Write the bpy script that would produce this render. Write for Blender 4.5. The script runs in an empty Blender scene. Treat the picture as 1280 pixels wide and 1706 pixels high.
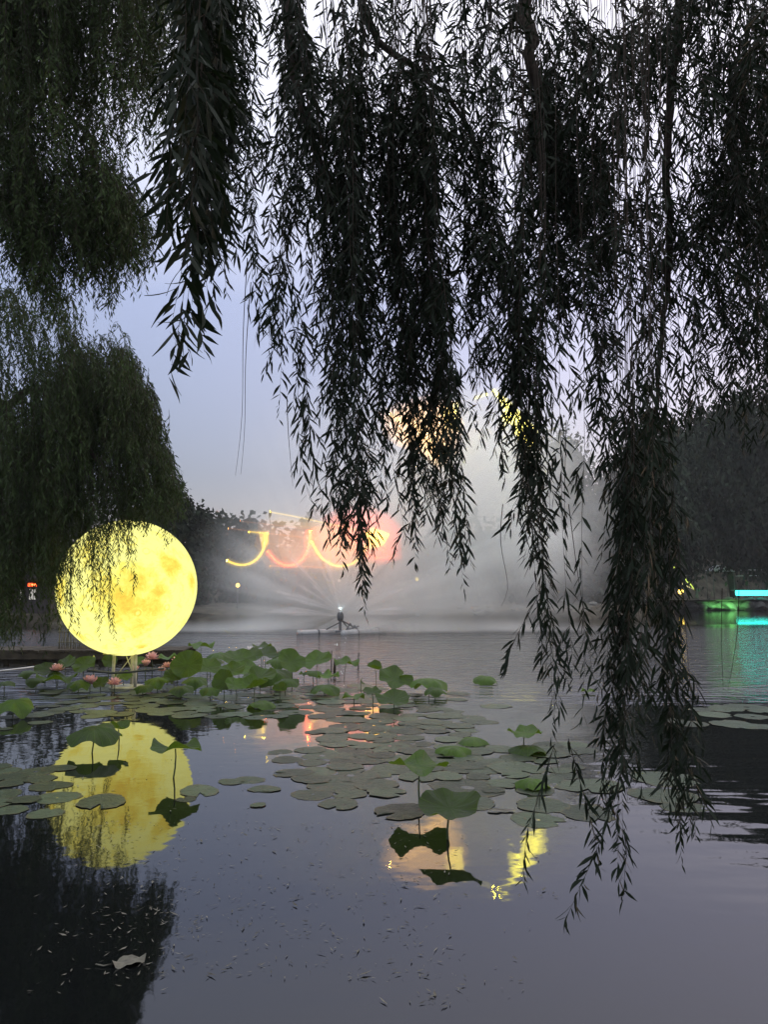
import bpy, bmesh, math, random
import numpy as np
from mathutils import Vector, Matrix, Euler

# ------------------------------------------------------------------ camera, sky, sun, exposure
SC = bpy.context.scene
COL = SC.collection
CAM_H, PITCH, FPX = 2.1, math.radians(6.0), 1265.0
cam = bpy.data.objects.new('camera', bpy.data.cameras.new('camera'))
COL.objects.link(cam)
cam.location = (0, 0, CAM_H)
cam.rotation_euler = (math.radians(90) + PITCH, 0, 0)
cam.data.sensor_fit = 'VERTICAL'
cam.data.angle = 2 * math.atan(853 / FPX)
cam.data.clip_start, cam.data.clip_end = 0.05, 3000
SC.camera = cam

SUN_EL, SUN_AZ = math.radians(4.0), math.radians(62.0)      # low in the dusk, off to the right of the view
world = bpy.data.worlds.new('World'); SC.world = world; world.use_nodes = True
wn, wl = world.node_tree.nodes, world.node_tree.links
wn.clear()
w_out = wn.new('ShaderNodeOutputWorld')
sky = wn.new('ShaderNodeTexSky'); sky.sky_type = 'NISHITA'; sky.sun_disc = False
sky.sun_elevation, sky.sun_rotation = SUN_EL, SUN_AZ
sky.air_density, sky.dust_density, sky.ozone_density = 1.2, 2.0, 2.0
bg_sky = wn.new('ShaderNodeBackground'); bg_sky.inputs[1].default_value = 0.12
wl.new(sky.outputs[0], bg_sky.inputs[0])
bg_veil = wn.new('ShaderNodeBackground')                     # the thin even cloud veil of a grey dusk
bg_veil.inputs[1].default_value = 1.35
w_tc = wn.new('ShaderNodeTexCoord'); w_sep = wn.new('ShaderNodeSeparateXYZ'); wl.new(w_tc.outputs['Generated'], w_sep.inputs[0])
w_rp = wn.new('ShaderNodeValToRGB'); wl.new(w_sep.outputs['Z'], w_rp.inputs[0])   # overcast: lilac low down, paler overhead
for e_, (p_, c_) in zip([w_rp.color_ramp.elements[0], w_rp.color_ramp.elements[1]] + [w_rp.color_ramp.elements.new(.5) for _ in range(3)],
                        [(0.0, (.175, .16, .19)), (1.0, (.95, .95, 1.0)), (.15, (.148, .150, .228)), (.36, (.24, .26, .40)), (.62, (.72, .71, .79))]):
    e_.position = p_; e_.color = (*c_, 1)
wl.new(w_rp.outputs[0], bg_veil.inputs[0])
# the west, off to the right, keeps a faint pink afterglow
w_dot = wn.new('ShaderNodeVectorMath'); w_dot.operation = 'DOT_PRODUCT'; wl.new(w_tc.outputs['Generated'], w_dot.inputs[0])
w_dot.inputs[1].default_value = (math.sin(SUN_AZ), math.cos(SUN_AZ), 0)
w_mr = wn.new('ShaderNodeMapRange'); w_mr.interpolation_type = 'SMOOTHSTEP'; wl.new(w_dot.outputs['Value'], w_mr.inputs[0])
for i_, q_ in enumerate((0.1, 1.0, 0.0, 0.34)): w_mr.inputs[1 + i_].default_value = q_
bg_glow = wn.new('ShaderNodeBackground'); bg_glow.inputs[0].default_value = (1.0, .72, .74, 1); wl.new(w_mr.outputs[0], bg_glow.inputs[1])
add0 = wn.new('ShaderNodeAddShader'); wl.new(bg_veil.outputs[0], add0.inputs[0]); wl.new(bg_glow.outputs[0], add0.inputs[1])
add = wn.new('ShaderNodeAddShader')
wl.new(bg_sky.outputs[0], add.inputs[0]); wl.new(add0.outputs[0], add.inputs[1])
wl.new(add.outputs[0], w_out.inputs['Surface'])

sun = bpy.data.objects.new('sun', bpy.data.lights.new('sun', 'SUN'))
COL.objects.link(sun)
sun.data.energy, sun.data.angle, sun.data.color = 0.12, math.radians(12), (1.0, 0.80, 0.72)
sun.rotation_euler = (Vector((math.sin(SUN_AZ) * math.cos(SUN_EL), math.cos(SUN_AZ) * math.cos(SUN_EL), math.sin(SUN_EL)))).to_track_quat('Z', 'Y').to_euler()

vs = SC.view_settings
SC.display_settings.display_device = 'sRGB'
vs.view_transform = 'Standard'; vs.look = 'None'; vs.exposure = 0.25; vs.gamma = 1.0
vs.use_curve_mapping = False
cy = SC.cycles
cy.use_denoising = True
cy.max_bounces, cy.diffuse_bounces, cy.glossy_bounces, cy.transmission_bounces = 7, 2, 3, 3
cy.transparent_max_bounces, cy.volume_bounces = 8, 4
cy.volume_max_steps = 128
cy.sample_clamp_indirect = 4.0
cy.caustics_reflective = cy.caustics_refractive = False

rng = random.Random(7)
nr = np.random.default_rng(11)
PI = math.pi

# ------------------------------------------------------------------ photo pixel <-> world
def ray(px, py):
    u, v = (px - 640) / FPX, (853 - py) / FPX
    return u, math.cos(PITCH) - v * math.sin(PITCH), math.sin(PITCH) + v * math.cos(PITCH)
def P(px, py, D):
    x, y, z = ray(px, py); k = D / y
    return Vector((x * k, D, CAM_H + z * k))
def W(px, py, z=0.0):
    x, y, zz = ray(px, py); k = (z - CAM_H) / zz
    return Vector((x * k, y * k, z))
def MPP(D): return D / FPX                                  # metres per photo pixel at distance D

# ------------------------------------------------------------------ materials
MATS = {}
def principled(name, color, rough=0.6, spec=0.5, var=0.0, vscale=8.0, bump=0.0, bscale=40.0, metal=0.0, trans=0.0, tcol=None, color2=None):
    if name in MATS: return MATS[name]
    m = bpy.data.materials.new(name); m.use_nodes = True
    n, l = m.node_tree.nodes, m.node_tree.links
    b = n['Principled BSDF']; out = n['Material Output']
    b.inputs['Base Color'].default_value = (*color, 1)
    b.inputs['Roughness'].default_value = rough
    b.inputs['Specular IOR Level'].default_value = spec
    b.inputs['Metallic'].default_value = metal
    tc = n.new('ShaderNodeTexCoord')
    if var > 0:
        nz = n.new('ShaderNodeTexNoise'); nz.inputs['Scale'].default_value = vscale; nz.inputs['Detail'].default_value = 6
        info = n.new('ShaderNodeObjectInfo')
        vadd = n.new('ShaderNodeVectorMath'); vadd.operation = 'ADD'
        cmb = n.new('ShaderNodeCombineXYZ'); mul = n.new('ShaderNodeMath'); mul.operation = 'MULTIPLY'; mul.inputs[1].default_value = 37.0
        l.new(info.outputs['Random'], mul.inputs[0]); l.new(mul.outputs[0], cmb.inputs[0]); l.new(mul.outputs[0], cmb.inputs[1])
        l.new(tc.outputs['Object'], vadd.inputs[0]); l.new(cmb.outputs[0], vadd.inputs[1]); l.new(vadd.outputs[0], nz.inputs['Vector'])
        rp = n.new('ShaderNodeValToRGB')
        c2 = color2 or tuple(min(1, c * (1 + var)) for c in color)
        c1 = tuple(c * (1 - var) for c in color)
        rp.color_ramp.elements[0].position = 0.32; rp.color_ramp.elements[1].position = 0.68
        rp.color_ramp.elements[0].color = (*c1, 1); rp.color_ramp.elements[1].color = (*c2, 1)
        l.new(nz.outputs['Fac'], rp.inputs[0]); l.new(rp.outputs[0], b.inputs['Base Color'])
        csrc = rp.outputs[0]
    if bump > 0:
        nb = n.new('ShaderNodeTexNoise'); nb.inputs['Scale'].default_value = bscale; nb.inputs['Detail'].default_value = 5
        l.new(tc.outputs['Object'], nb.inputs['Vector'])
        bp = n.new('ShaderNodeBump'); bp.inputs['Strength'].default_value = bump; bp.inputs['Distance'].default_value = 0.02
        l.new(nb.outputs['Fac'], bp.inputs['Height']); l.new(bp.outputs[0], b.inputs['Normal'])
    if trans > 0:
        t = n.new('ShaderNodeBsdfTranslucent'); t.inputs[0].default_value = (*(tcol or color), 1)
        mx = n.new('ShaderNodeMixShader'); mx.inputs[0].default_value = trans
        l.new(b.outputs[0], mx.inputs[1]); l.new(t.outputs[0], mx.inputs[2]); l.new(mx.outputs[0], out.inputs['Surface'])
    MATS[name] = m
    return m

def emission(name, color, strength):
    m = bpy.data.materials.new(name); m.use_nodes = True
    n, l = m.node_tree.nodes, m.node_tree.links
    n.remove(n['Principled BSDF'])
    e = n.new('ShaderNodeEmission'); e.inputs[0].default_value = (*color, 1); e.inputs[1].default_value = strength
    l.new(e.outputs[0], n['Material Output'].inputs['Surface'])
    MATS[name] = m
    return m

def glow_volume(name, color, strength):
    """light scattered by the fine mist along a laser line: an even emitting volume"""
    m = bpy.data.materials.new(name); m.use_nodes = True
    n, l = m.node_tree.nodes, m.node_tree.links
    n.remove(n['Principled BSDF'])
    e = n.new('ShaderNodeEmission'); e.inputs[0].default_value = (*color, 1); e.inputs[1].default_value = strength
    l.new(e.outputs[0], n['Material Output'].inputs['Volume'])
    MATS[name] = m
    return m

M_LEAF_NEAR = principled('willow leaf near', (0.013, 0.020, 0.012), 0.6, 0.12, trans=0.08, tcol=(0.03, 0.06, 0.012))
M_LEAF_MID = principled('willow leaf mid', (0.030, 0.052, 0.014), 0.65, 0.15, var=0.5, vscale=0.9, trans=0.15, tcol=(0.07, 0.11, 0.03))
M_BARK = principled('willow bark', (0.045, 0.036, 0.028), 0.9, 0.2, var=0.4, vscale=9, bump=0.6, bscale=30)
M_FARLEAF = principled('far leaf', (0.022, 0.033, 0.020), 0.8, 0.1, var=0.4, vscale=0.25)
M_LOTUS = None
M_STEM = principled('lotus stem', (0.06, 0.09, 0.035), 0.6)
M_PAD = None
M_EARTH = principled('bank earth', (0.07, 0.065, 0.05), 0.95, 0.1, var=0.5, vscale=1.2, bump=0.5, bscale=6)
M_ROCK = principled('bank rock', (0.13, 0.13, 0.115), 0.9, 0.2, var=0.35, vscale=1.5, bump=0.7, bscale=5)
M_DARKWOOD = principled('weathered dark wood', (0.05, 0.042, 0.03), 0.85, 0.2, var=0.4, vscale=4, bump=0.4, bscale=20)
M_PETAL = principled('pink lotus petal', (0.85, 0.55, 0.58), 0.55, 0.3, var=0.25, vscale=12, trans=0.3, tcol=(0.8, 0.35, 0.28))
M_WPETAL = principled('white lotus petal', (0.75, 0.72, 0.74), 0.55, 0.3, trans=0.3, tcol=(0.8, 0.75, 0.78))
M_BUD = principled('green lotus bud', (0.35, 0.42, 0.08), 0.5)
M_PIPE = principled('grey float pipe', (0.42, 0.42, 0.41), 0.6, 0.4, var=0.2, vscale=3)
M_DARKMETAL = principled('dark fountain metal', (0.05, 0.055, 0.06), 0.5, 0.5, var=0.2, vscale=6)
M_LITTER = principled('floating leaf litter', (0.045, 0.042, 0.030), 0.8, 0.2, var=0.6, vscale=9, color2=(.20, .19, .15))

# ------------------------------------------------------------------ object helpers
def tag(o, label=None, cat=None, group=None, kind=None):
    if label: o['label'] = label
    if cat: o['category'] = cat
    if group: o['group'] = group
    if kind: o['kind'] = kind
    return o
def link(name, me, mat=None, parent=None, loc=None):
    o = bpy.data.objects.new(name, me)
    COL.objects.link(o)
    if mat is not None and me is not None and not me.materials: me.materials.append(mat)
    if parent is not None: o.parent = parent
    if loc is not None: o.location = loc
    return o
def empty(name, loc):
    o = bpy.data.objects.new(name, None); COL.objects.link(o); o.location = loc; o.empty_display_size = 0.1
    return o
def mesh_np(name, v, tris, smooth=False):
    v = np.asarray(v, dtype=np.float32); t = np.asarray(tris, dtype=np.int32)
    me = bpy.data.meshes.new(name)
    me.vertices.add(len(v)); me.vertices.foreach_set('co', v.ravel())
    me.loops.add(t.size); me.loops.foreach_set('vertex_index', t.ravel())
    k = t.shape[1]
    me.polygons.add(len(t))
    me.polygons.foreach_set('loop_start', np.arange(0, t.size, k, dtype=np.int32))
    me.polygons.foreach_set('loop_total', np.full(len(t), k, dtype=np.int32))
    if smooth: me.polygons.foreach_set('use_smooth', np.ones(len(t), dtype=bool))
    me.update(calc_edges=True)
    return me
class MB:
    """collects tubes, boxes and lathed shapes into ONE mesh"""
    def __init__(s): s.v, s.f = [], []
    def tube(s, pts, rad, seg=8, cap=True):
        pts = [Vector(p) for p in pts]; n = len(pts)
        rads = rad if isinstance(rad, (list, tuple)) else [rad] * n
        b0 = len(s.v); up = Vector((0.13, 0.21, 1)).normalized()
        for i, p in enumerate(pts):
            t = (pts[min(i + 1, n - 1)] - pts[max(i - 1, 0)]).normalized()
            a = t.cross(up)
            if a.length < 0.05: a = t.cross(Vector((1, 0, 0)))
            a.normalize(); b = t.cross(a)
            for k in range(seg):
                an = 2 * PI * k / seg
                s.v.append(p + (a * math.cos(an) + b * math.sin(an)) * rads[i])
        for i in range(n - 1):
            for k in range(seg):
                k2 = (k + 1) % seg
                s.f.append((b0 + i * seg + k, b0 + i * seg + k2, b0 + (i + 1) * seg + k2, b0 + (i + 1) * seg + k))
        if cap:
            s.f.append(tuple(b0 + k for k in range(seg))[::-1]); s.f.append(tuple(b0 + (n - 1) * seg + k for k in range(seg)))
        return s
    def box(s, c, size, rot=None, jit=0.0):
        b0 = len(s.v); R = rot or Matrix.Identity(3)
        for dx in (-.5, .5):
            for dy in (-.5, .5):
                for dz in (-.5, .5):
                    q = Vector((dx * size[0], dy * size[1], dz * size[2]))
                    if jit: q += Vector([rng.uniform(-jit, jit) for _ in range(3)])
                    s.v.append(Vector(c) + R @ q)
        for f in ((0, 1, 3, 2), (4, 6, 7, 5), (0, 4, 5, 1), (2, 3, 7, 6), (0, 2, 6, 4), (1, 5, 7, 3)):
            s.f.append(tuple(b0 + k for k in f))
        return s
    def lathe(s, c, prof, seg=24):
        b0 = len(s.v); c = Vector(c)
        for r, z in prof:
            for k in range(seg):
                a = 2 * PI * k / seg
                s.v.append(c + Vector((r * math.cos(a), r * math.sin(a), z)))
        for i in range(len(prof) - 1):
            for k in range(seg):
                k2 = (k + 1) % seg
                s.f.append((b0 + i * seg + k, b0 + i * seg + k2, b0 + (i + 1) * seg + k2, b0 + (i + 1) * seg + k))
        s.f.append(tuple(b0 + k for k in range(seg))[::-1]); s.f.append(tuple(b0 + (len(prof) - 1) * seg + k for k in range(seg)))
        return s
    def build(s, name, mat, parent=None, loc=None, smooth=True, bevel=0):
        me = bpy.data.meshes.new(name); me.from_pydata([tuple(q) for q in s.v], [], s.f); me.update()
        bm_ = bmesh.new(); bm_.from_mesh(me); bmesh.ops.recalc_face_normals(bm_, faces=bm_.faces); bm_.to_mesh(me); bm_.free()
        if smooth: me.polygons.foreach_set('use_smooth', [True] * len(me.polygons))
        o = link(name, me, mat, parent, loc)
        if bevel:
            b = o.modifiers.new('bevel', 'BEVEL'); b.width = bevel; b.segments = 2
        return o

# ------------------------------------------------------------------ water
def make_water():
    nx, ny = 60, 60
    xs = np.linspace(-160, 160, nx); ys = np.linspace(-12, 170, ny)
    v = np.array([(x, y, 0) for y in ys for x in xs])
    q = [(j * nx + i, j * nx + i + 1, (j + 1) * nx + i + 1, (j + 1) * nx + i) for j in range(ny - 1) for i in range(nx - 1)]
    me = mesh_np('lake_water', v, q, True)
    m = bpy.data.materials.new('lake water'); m.use_nodes = True
    n, l = m.node_tree.nodes, m.node_tree.links
    b = n['Principled BSDF']
    b.inputs['Base Color'].default_value = (0.005, 0.006, 0.006, 1)
    b.inputs['Roughness'].default_value = 0.035
    b.inputs['IOR'].default_value = 1.45
    b.inputs['Specular IOR Level'].default_value = 0.58
    geo = n.new('ShaderNodeNewGeometry'); sep = n.new('ShaderNodeSeparateXYZ')
    l.new(geo.outputs['Position'], sep.inputs[0])
    def noise(scale, sx, sy, detail=3):
        mp = n.new('ShaderNodeMapping'); mp.inputs['Scale'].default_value = (sx, sy, 1)
        l.new(geo.outputs['Position'], mp.inputs[0])
        t = n.new('ShaderNodeTexNoise'); t.inputs['Scale'].default_value = scale; t.inputs['Detail'].default_value = detail
        l.new(mp.outputs[0], t.inputs['Vector']); return t.outputs['Fac']
    def rmp(src, a, b_, c=0.0, d=1.0):
        r = n.new('ShaderNodeMapRange'); r.interpolation_type = 'SMOOTHSTEP'
        for i, q_ in enumerate((a, b_, c, d)): r.inputs[1 + i].default_value = q_
        l.new(src, r.inputs[0]); return r.outputs[0]
    def mth(op, a, b_):
        t = n.new('ShaderNodeMath'); t.operation = op
        for i, q_ in enumerate((a, b_)):
            if isinstance(q_, (int, float)): t.inputs[i].default_value = q_
            else: l.new(q_, t.inputs[i])
        return t.outputs[0]
    # fountain chop: rough between the lily raft and the fountain, dying out towards the viewer
    near = rmp(sep.outputs['Y'], 13.0, 21.0); far = rmp(sep.outputs['Y'], 41.0, 50.0, 1.0, 0.015)
    side = rmp(sep.outputs['X'], -3.0, 9.0, 0.45, 1.0)
    chop = mth('MULTIPLY', mth('MULTIPLY', near, far), side)
    h1 = mth('MULTIPLY', mth('MULTIPLY', noise(2.3, .6, 1.5, 4), chop), 0.34)
    h1 = mth('ADD', h1, mth('MULTIPLY', mth('MULTIPLY', noise(.75, .55, 1.0, 2), chop), .42))
    l.new(rmp(chop, .1, 1.0, .03, .07), b.inputs['Roughness'])
    swell_mask = mth('MULTIPLY', rmp(sep.outputs['X'], 1.6, 3.6), rmp(sep.outputs['Y'], 14.0, 8.0))
    h2 = mth('MULTIPLY', mth('MULTIPLY', noise(1.3, 0.5, 1.3, 2), swell_mask), 0.036)
    h3 = mth('MULTIPLY', noise(3.0, 1.0, 1.0, 2), 0.0022)
    h4 = mth('MULTIPLY', noise(22.0, 1.0, 1.0, 2), 0.00010)
    hh = mth('ADD', mth('ADD', h1, h2), mth('ADD', h3, h4))
    bp = n.new('ShaderNodeBump'); bp.inputs['Strength'].default_value = 1.0; bp.inputs['Distance'].default_value = 1.0
    l.new(hh, bp.inputs['Height']); l.new(bp.outputs[0], b.inputs['Normal'])
    o = link('lake_water', me, m)
    tag(o, kind='structure')
make_water()

# ------------------------------------------------------------------ banks (structure)
def land(name, outline, ztop, zbot=-1.0, rough=0.25, mat=M_EARTH, step=None):
    """a raised piece of ground: outline polygon, sloping skirt, uneven top"""
    bm = bmesh.new()
    pts = [Vector((x, y, 0)) for x, y in outline]
    c = sum(pts, Vector()) / len(pts)
    dense = []
    for i, p in enumerate(pts):
        q = pts[(i + 1) % len(pts)]; k = max(1, int((q - p).length / (step or 1.5)))
        for j in range(k): dense.append(p.lerp(q, j / k))
    rings = []
    for s, z in ((1.0, zbot), (1.0, 0.0), (0.985, ztop * 0.7), (0.96, ztop), (0.7, ztop * 1.15), (0.35, ztop * 1.2)):
        rg = []
        for p in dense:
            q = c + (p - c) * s
            j = rough if 0 < z else rough * 0.6
            rg.append(bm.verts.new((q.x + rng.uniform(-j, j) * 0.8, q.y + rng.uniform(-j, j) * 0.8, z + (rng.uniform(-j, j) * 0.35 if z > 0 else 0))))
        rings.append(rg)
    n_ = len(dense)
    for a, b in zip(rings, rings[1:]):
        for i in range(n_): bm.faces.new((a[i], a[(i + 1) % n_], b[(i + 1) % n_], b[i]))
    cv = bm.verts.new((c.x, c.y, ztop * 1.2))
    for i in range(n_): bm.faces.new((rings[-1][i], rings[-1][(i + 1) % n_], cv))
    bmesh.ops.recalc_face_normals(bm, faces=bm.faces)
    me = bpy.data.meshes.new(name); bm.to_mesh(me); bm.free()
    o = link(name, me, mat)
    tag(o, kind='structure')
    return o
land('near_bank', [(-14, -10), (14, -10), (14, 2.2), (6, 3.2), (3.2, 2.4), (-3, 2.2), (-14, 2.6)], 0.45)
land('left_bank', [(-26, 2.6), (-5.6, 3.2), (-6.2, 9), (-8.8, 14), (-10.4, 18), (-26, 20)], 0.45)
land('far_bank', [(-70, 62), (-30, 47), (-17, 52), (-6, 54), (6, 54.5), (14, 57), (24, 70), (31, 89), (60, 90), (75, 150), (-70, 150)], 0.9, rough=0.5, step=2.5)

# wooded hill behind the far shore
def hill(name, pts, mat):
    """pts: (x, y, ridge height); a ridge with sloping front and back"""
    v, f = [], []
    prof = [(-14, 0.0), (-9, 0.35), (-4, 0.8), (0, 1.0), (8, 0.7), (16, 0.0)]
    for x, y, h in pts:
        for dy, k in prof:
            v.append((x + rng.uniform(-1, 1), y + dy + rng.uniform(-.8, .8), 0.5 + h * k + rng.uniform(-.3, .3)))
    m_ = len(prof)
    for i in range(len(pts) - 1):
        for j in range(m_ - 1):
            f.append((i * m_ + j, (i + 1) * m_ + j, (i + 1) * m_ + j + 1, i * m_ + j + 1))
    me = bpy.data.meshes.new(name); me.from_pydata(v, [], f); me.update()
    return tag(link(name, me, mat), kind='structure')
hill('far_hill', [(-60, 84, 5), (-40, 82, 6), (-26, 82, 6.5), (-14, 82, 5.5), (-2, 84, 5.5), (10, 86, 8), (22, 96, 12), (34, 110, 14), (60, 118, 14), (75, 120, 14)], M_EARTH)

# ------------------------------------------------------------------ foliage
def leaves_mesh(name, pos, direc, length, width, rich=True):
    """many willow leaves: each a narrow pointed blade bending down"""
    N = len(pos)
    pos = np.asarray(pos, float); d = np.asarray(direc, float)
    d /= np.linalg.norm(d, axis=1)[:, None] + 1e-9
    rnd = nr.normal(size=(N, 3))
    side = np.cross(d, rnd); side /= np.linalg.norm(side, axis=1)[:, None] + 1e-9
    L = np.asarray(length)[:, None]; Wd = np.asarray(width)[:, None]
    g = np.array([0, 0, -1.0])
    if rich:
        c1 = pos + d * L * 0.33
        c2 = pos + d * L * 0.68 + g * L * 0.05
        tp = pos + d * L * 0.97 + g * L * 0.14
        v = np.stack([pos, c1 + side * Wd * .46, c1 - side * Wd * .46, c2 + side * Wd * .40, c2 - side * Wd * .40, tp], 1).reshape(-1, 3)
        base = (np.arange(N) * 6)[:, None]
        t = np.stack([base + np.array([0, 2, 1]), base + np.array([1, 2, 4]), base + np.array([1, 4, 3]), base + np.array([3, 4, 5])], 1).reshape(-1, 3)
    else:
        c1 = pos + d * L * 0.45
        tp = pos + d * L + g * L * 0.12
        v = np.stack([pos, c1 + side * Wd * .5, c1 - side * Wd * .5, tp], 1).reshape(-1, 3)
        base = (np.arange(N) * 4)[:, None]
        t = np.stack([base + np.array([0, 2, 1]), base + np.array([1, 2, 3])], 1).reshape(-1, 3)
    return mesh_np(name, v, t)

def path_sample(pts, t):
    """point at arc fraction t of a polyline (Catmull-Rom like smoothing by linear lengths)"""
    P_ = np.asarray(pts); seg = np.linalg.norm(np.diff(P_, axis=0), axis=1); cum = np.concatenate([[0], np.cumsum(seg)])
    s = np.clip(t, 0, 1) * cum[-1]
    return np.stack([np.interp(s, cum, P_[:, k]) for k in range(3)], -1), cum[-1]
def smooth_path(pts, n=24):
    p = np.array([tuple(q) for q in pts]); 
    out, L = path_sample(p, np.linspace(0, 1, n))
    for _ in range(3): out[1:-1] = (out[:-2] + 2 * out[1:-1] + out[2:]) / 4
    return out

def strand_leaves(path, spacing, leaf_len, spread, start=0.0, sub=True, acc=None, twigs=None, twig_r=0.002, sublen=(1.6, 4.2), clump=0.0):
    """leaves along one hanging twig (and along its short side twigs)"""
    n = len(path)
    seg = np.linalg.norm(np.diff(path, axis=0), axis=1); L = seg.sum()
    k = max(2, int(L * (1 - start) / spacing))
    t = start + (1 - start) * (np.arange(k) + nr.random(k) * .8) / k
    if clump > 0 and sub:
        ph = rng.uniform(0, 6.3); q = 0.5 + 0.5 * np.sin(t * L * rng.uniform(6, 10) + ph)
        t = t[nr.random(k) > clump * (1 - q) * (t < .93)]; k = len(t)
    pos, _ = path_sample(path, t)
    p2, _ = path_sample(path, np.clip(t + 0.03, 0, 1)); tan = p2 - pos
    tan[np.linalg.norm(tan, axis=1) < 1e-5] = (0, 0, -1)
    tan /= np.linalg.norm(tan, axis=1)[:, None]
    an = nr.random(k) * 2 * PI
    out = np.stack([np.cos(an), np.sin(an), nr.normal(size=k) * .25], 1)
    d = tan * 0.9 + out * (spread * (0.5 + nr.random(k)))[:, None]
    size = leaf_len * (0.62 + 0.55 * nr.random(k)) * np.where(t > 0.93, 0.75, 1.0)
    acc.append((pos, d, size))
    if twigs is not None: twigs.append((path, twig_r))
    if sub and L > 0.4:
        m = int(L * (1 - start) / (spacing * 9)) + 1
        for _ in range(m):
            ts = start + (1 - start) * rng.random() * 0.93
            p0, _ = path_sample(path, np.array([ts])); p0 = p0[0]
            a = rng.random() * 2 * PI; ln = rng.uniform(*sublen) * leaf_len
            sp = np.array([p0, p0 + np.array([math.cos(a) * .35, math.sin(a) * .35, -.35]) * ln, p0 + np.array([math.cos(a) * .5, math.sin(a) * .5, -1.0]) * ln])
            strand_leaves(smooth_path(sp, 8), spacing * 0.9, leaf_len * .92, spread, 0.0, False, acc, twigs, twig_r * .6)

def twig_mesh(name, twigs, seg=3):
    mb = MB()
    for path, r in twigs:
        step = max(1, len(path) // 10)
        pts = [Vector(q) for q in path[::step]]
        if len(pts) < 2: continue
        mb.tube(pts, [r * (1.25 - 0.9 * i / (len(pts) - 1)) for i in range(len(pts))], seg, False)
    me = bpy.data.meshes.new(name); me.from_pydata([tuple(q) for q in mb.v], [], mb.f); me.update()
    return me

# one shared set of individually built leaves, for the nearest twigs
LEAF_SHAPES = []
def single_leaf_shape(seed):
    r = random.Random(seed); v, f = [], []
    n = 5; bend = r.uniform(.05, .22); twist = r.uniform(-.5, .5); curl = r.uniform(-.10, .10)
    prof = [0.05, 0.62, 1.0, 0.86, 0.45, 0.03]
    for i in range(n + 1):
        t = i / n; wd = 0.075 * prof[i]; a = twist * t
        y = curl * math.sin(t * PI); zc = -t * math.cos(bend * t * 2); xc = bend * t * t
        for s in (-1, 0, 1):
            v.append((xc + wd * s * math.sin(a) + (0.012 if s == 0 else 0), y + wd * s * math.cos(a), zc))
    for i in range(n):
        for s in range(2):
            a = i * 3 + s; f.append((a, a + 1, a + 4, a + 3))
    me = bpy.data.meshes.new('leaf'); me.from_pydata(v, [], f); me.update()
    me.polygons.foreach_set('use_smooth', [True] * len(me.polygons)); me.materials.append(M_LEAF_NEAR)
    return me
for s in range(7): LEAF_SHAPES.append(single_leaf_shape(s))

def put_leaf(parent, pos, d, length):
    o = bpy.data.objects.new('leaf', rng.choice(LEAF_SHAPES)); COL.objects.link(o)
    d = Vector(d).normalized()
    q = (-d).to_track_quat('Z', 'Y') @ Euler((0, 0, rng.uniform(0, 2 * PI))).to_quaternion()
    o.rotation_mode = 'QUATERNION'; o.rotation_quaternion = q; o.location = Vector(pos) - parent_world(parent)
    o.scale = (length * 1.15, length * 1.15, length)
    o.parent = parent
    return o
def parent_world(p):
    q = Vector((0, 0, 0))
    while p is not None: q += p.location; p = p.parent
    return q

def bunch(tree, pxpath, hw, D, n, leaf_len, spacing=0.021, spread=.75, single=0, tipvar=0.45, start=0.0, dd=0.22, mat=None, far=False, twr=0.0022, name='hanging_branch', wmul=0.155, sub=True, sublen=(1.6, 4.2), clump=0.0):
    """one hanging bough: n leafy twigs round a path given by photo positions at distance D"""
    centre = smooth_path([P(x, y, D) for x, y in pxpath], 28)
    acc, twigs = [], []
    w = hw * MPP(D)
    prof = np.interp(np.linspace(0, 1, 28), np.linspace(0, 1, 7), [1.1] + [rng.uniform(.45, 1.5) for _ in range(5)] + [.35])
    for i in range(n):
        if i == 0: end, ox, oy = 1.0, 0, 0
        else:
            end = 1 - tipvar * rng.random() ** 1.3
            ox, oy = rng.gauss(0, .55) * w, rng.gauss(0, 1) * dd
        k = max(6, int(28 * end))
        base = centre[:k].copy()
        tt = np.linspace(0, 1, k)
        ph, ph2 = rng.uniform(0, 6), rng.uniform(0, 6)
        base[:, 0] += ox * prof[:k] + np.sin(tt * 5 + ph) * w * .18
        base[:, 1] += oy + np.cos(tt * 4 + ph2) * dd * .3
        strand_leaves(base, spacing, leaf_len, spread, start if i else 0.0, sub, acc, twigs, twr, sublen, clump)
    pos = np.concatenate([a[0] for a in acc]); d = np.concatenate([a[1] for a in acc]); sz = np.concatenate([a[2] for a in acc])
    br = link(name, twig_mesh(name, twigs), M_BARK, tree)
    br.location = -parent_world(tree)
    if single > 0:
        # the leaves lowest on the twig, clear against the light, are leaves of their own
        order = np.argsort(pos[:, 2])
        pick = order[:min(single, len(order))]; rest = order[min(single, len(order)):]
        for i in pick: put_leaf(br, pos[i], d[i], float(sz[i]))
        pos, d, sz = pos[rest], d[rest], sz[rest]
    if len(pos):
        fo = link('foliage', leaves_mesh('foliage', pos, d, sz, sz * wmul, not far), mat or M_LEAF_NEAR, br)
        fo['kind'] = 'stuff'
    return br

def limb(tree, pts, r0, r1, name='limb', seg=10):
    p = smooth_path([Vector(q) for q in pts], 26)
    mb = MB(); n = len(p)
    p[1:-1] += nr.normal(size=(n - 2, 3)) * min(r0, .12) * .25
    mb.tube([Vector(q) - tree.location for q in p], [r0 + (r1 - r0) * i / (n - 1) for i in range(n)], seg)
    return mb.build(name, M_BARK, tree)
def trunk(tree, pts, r0, r1):
    return limb(tree, pts, r0, r1, 'trunk', 14)

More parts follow.
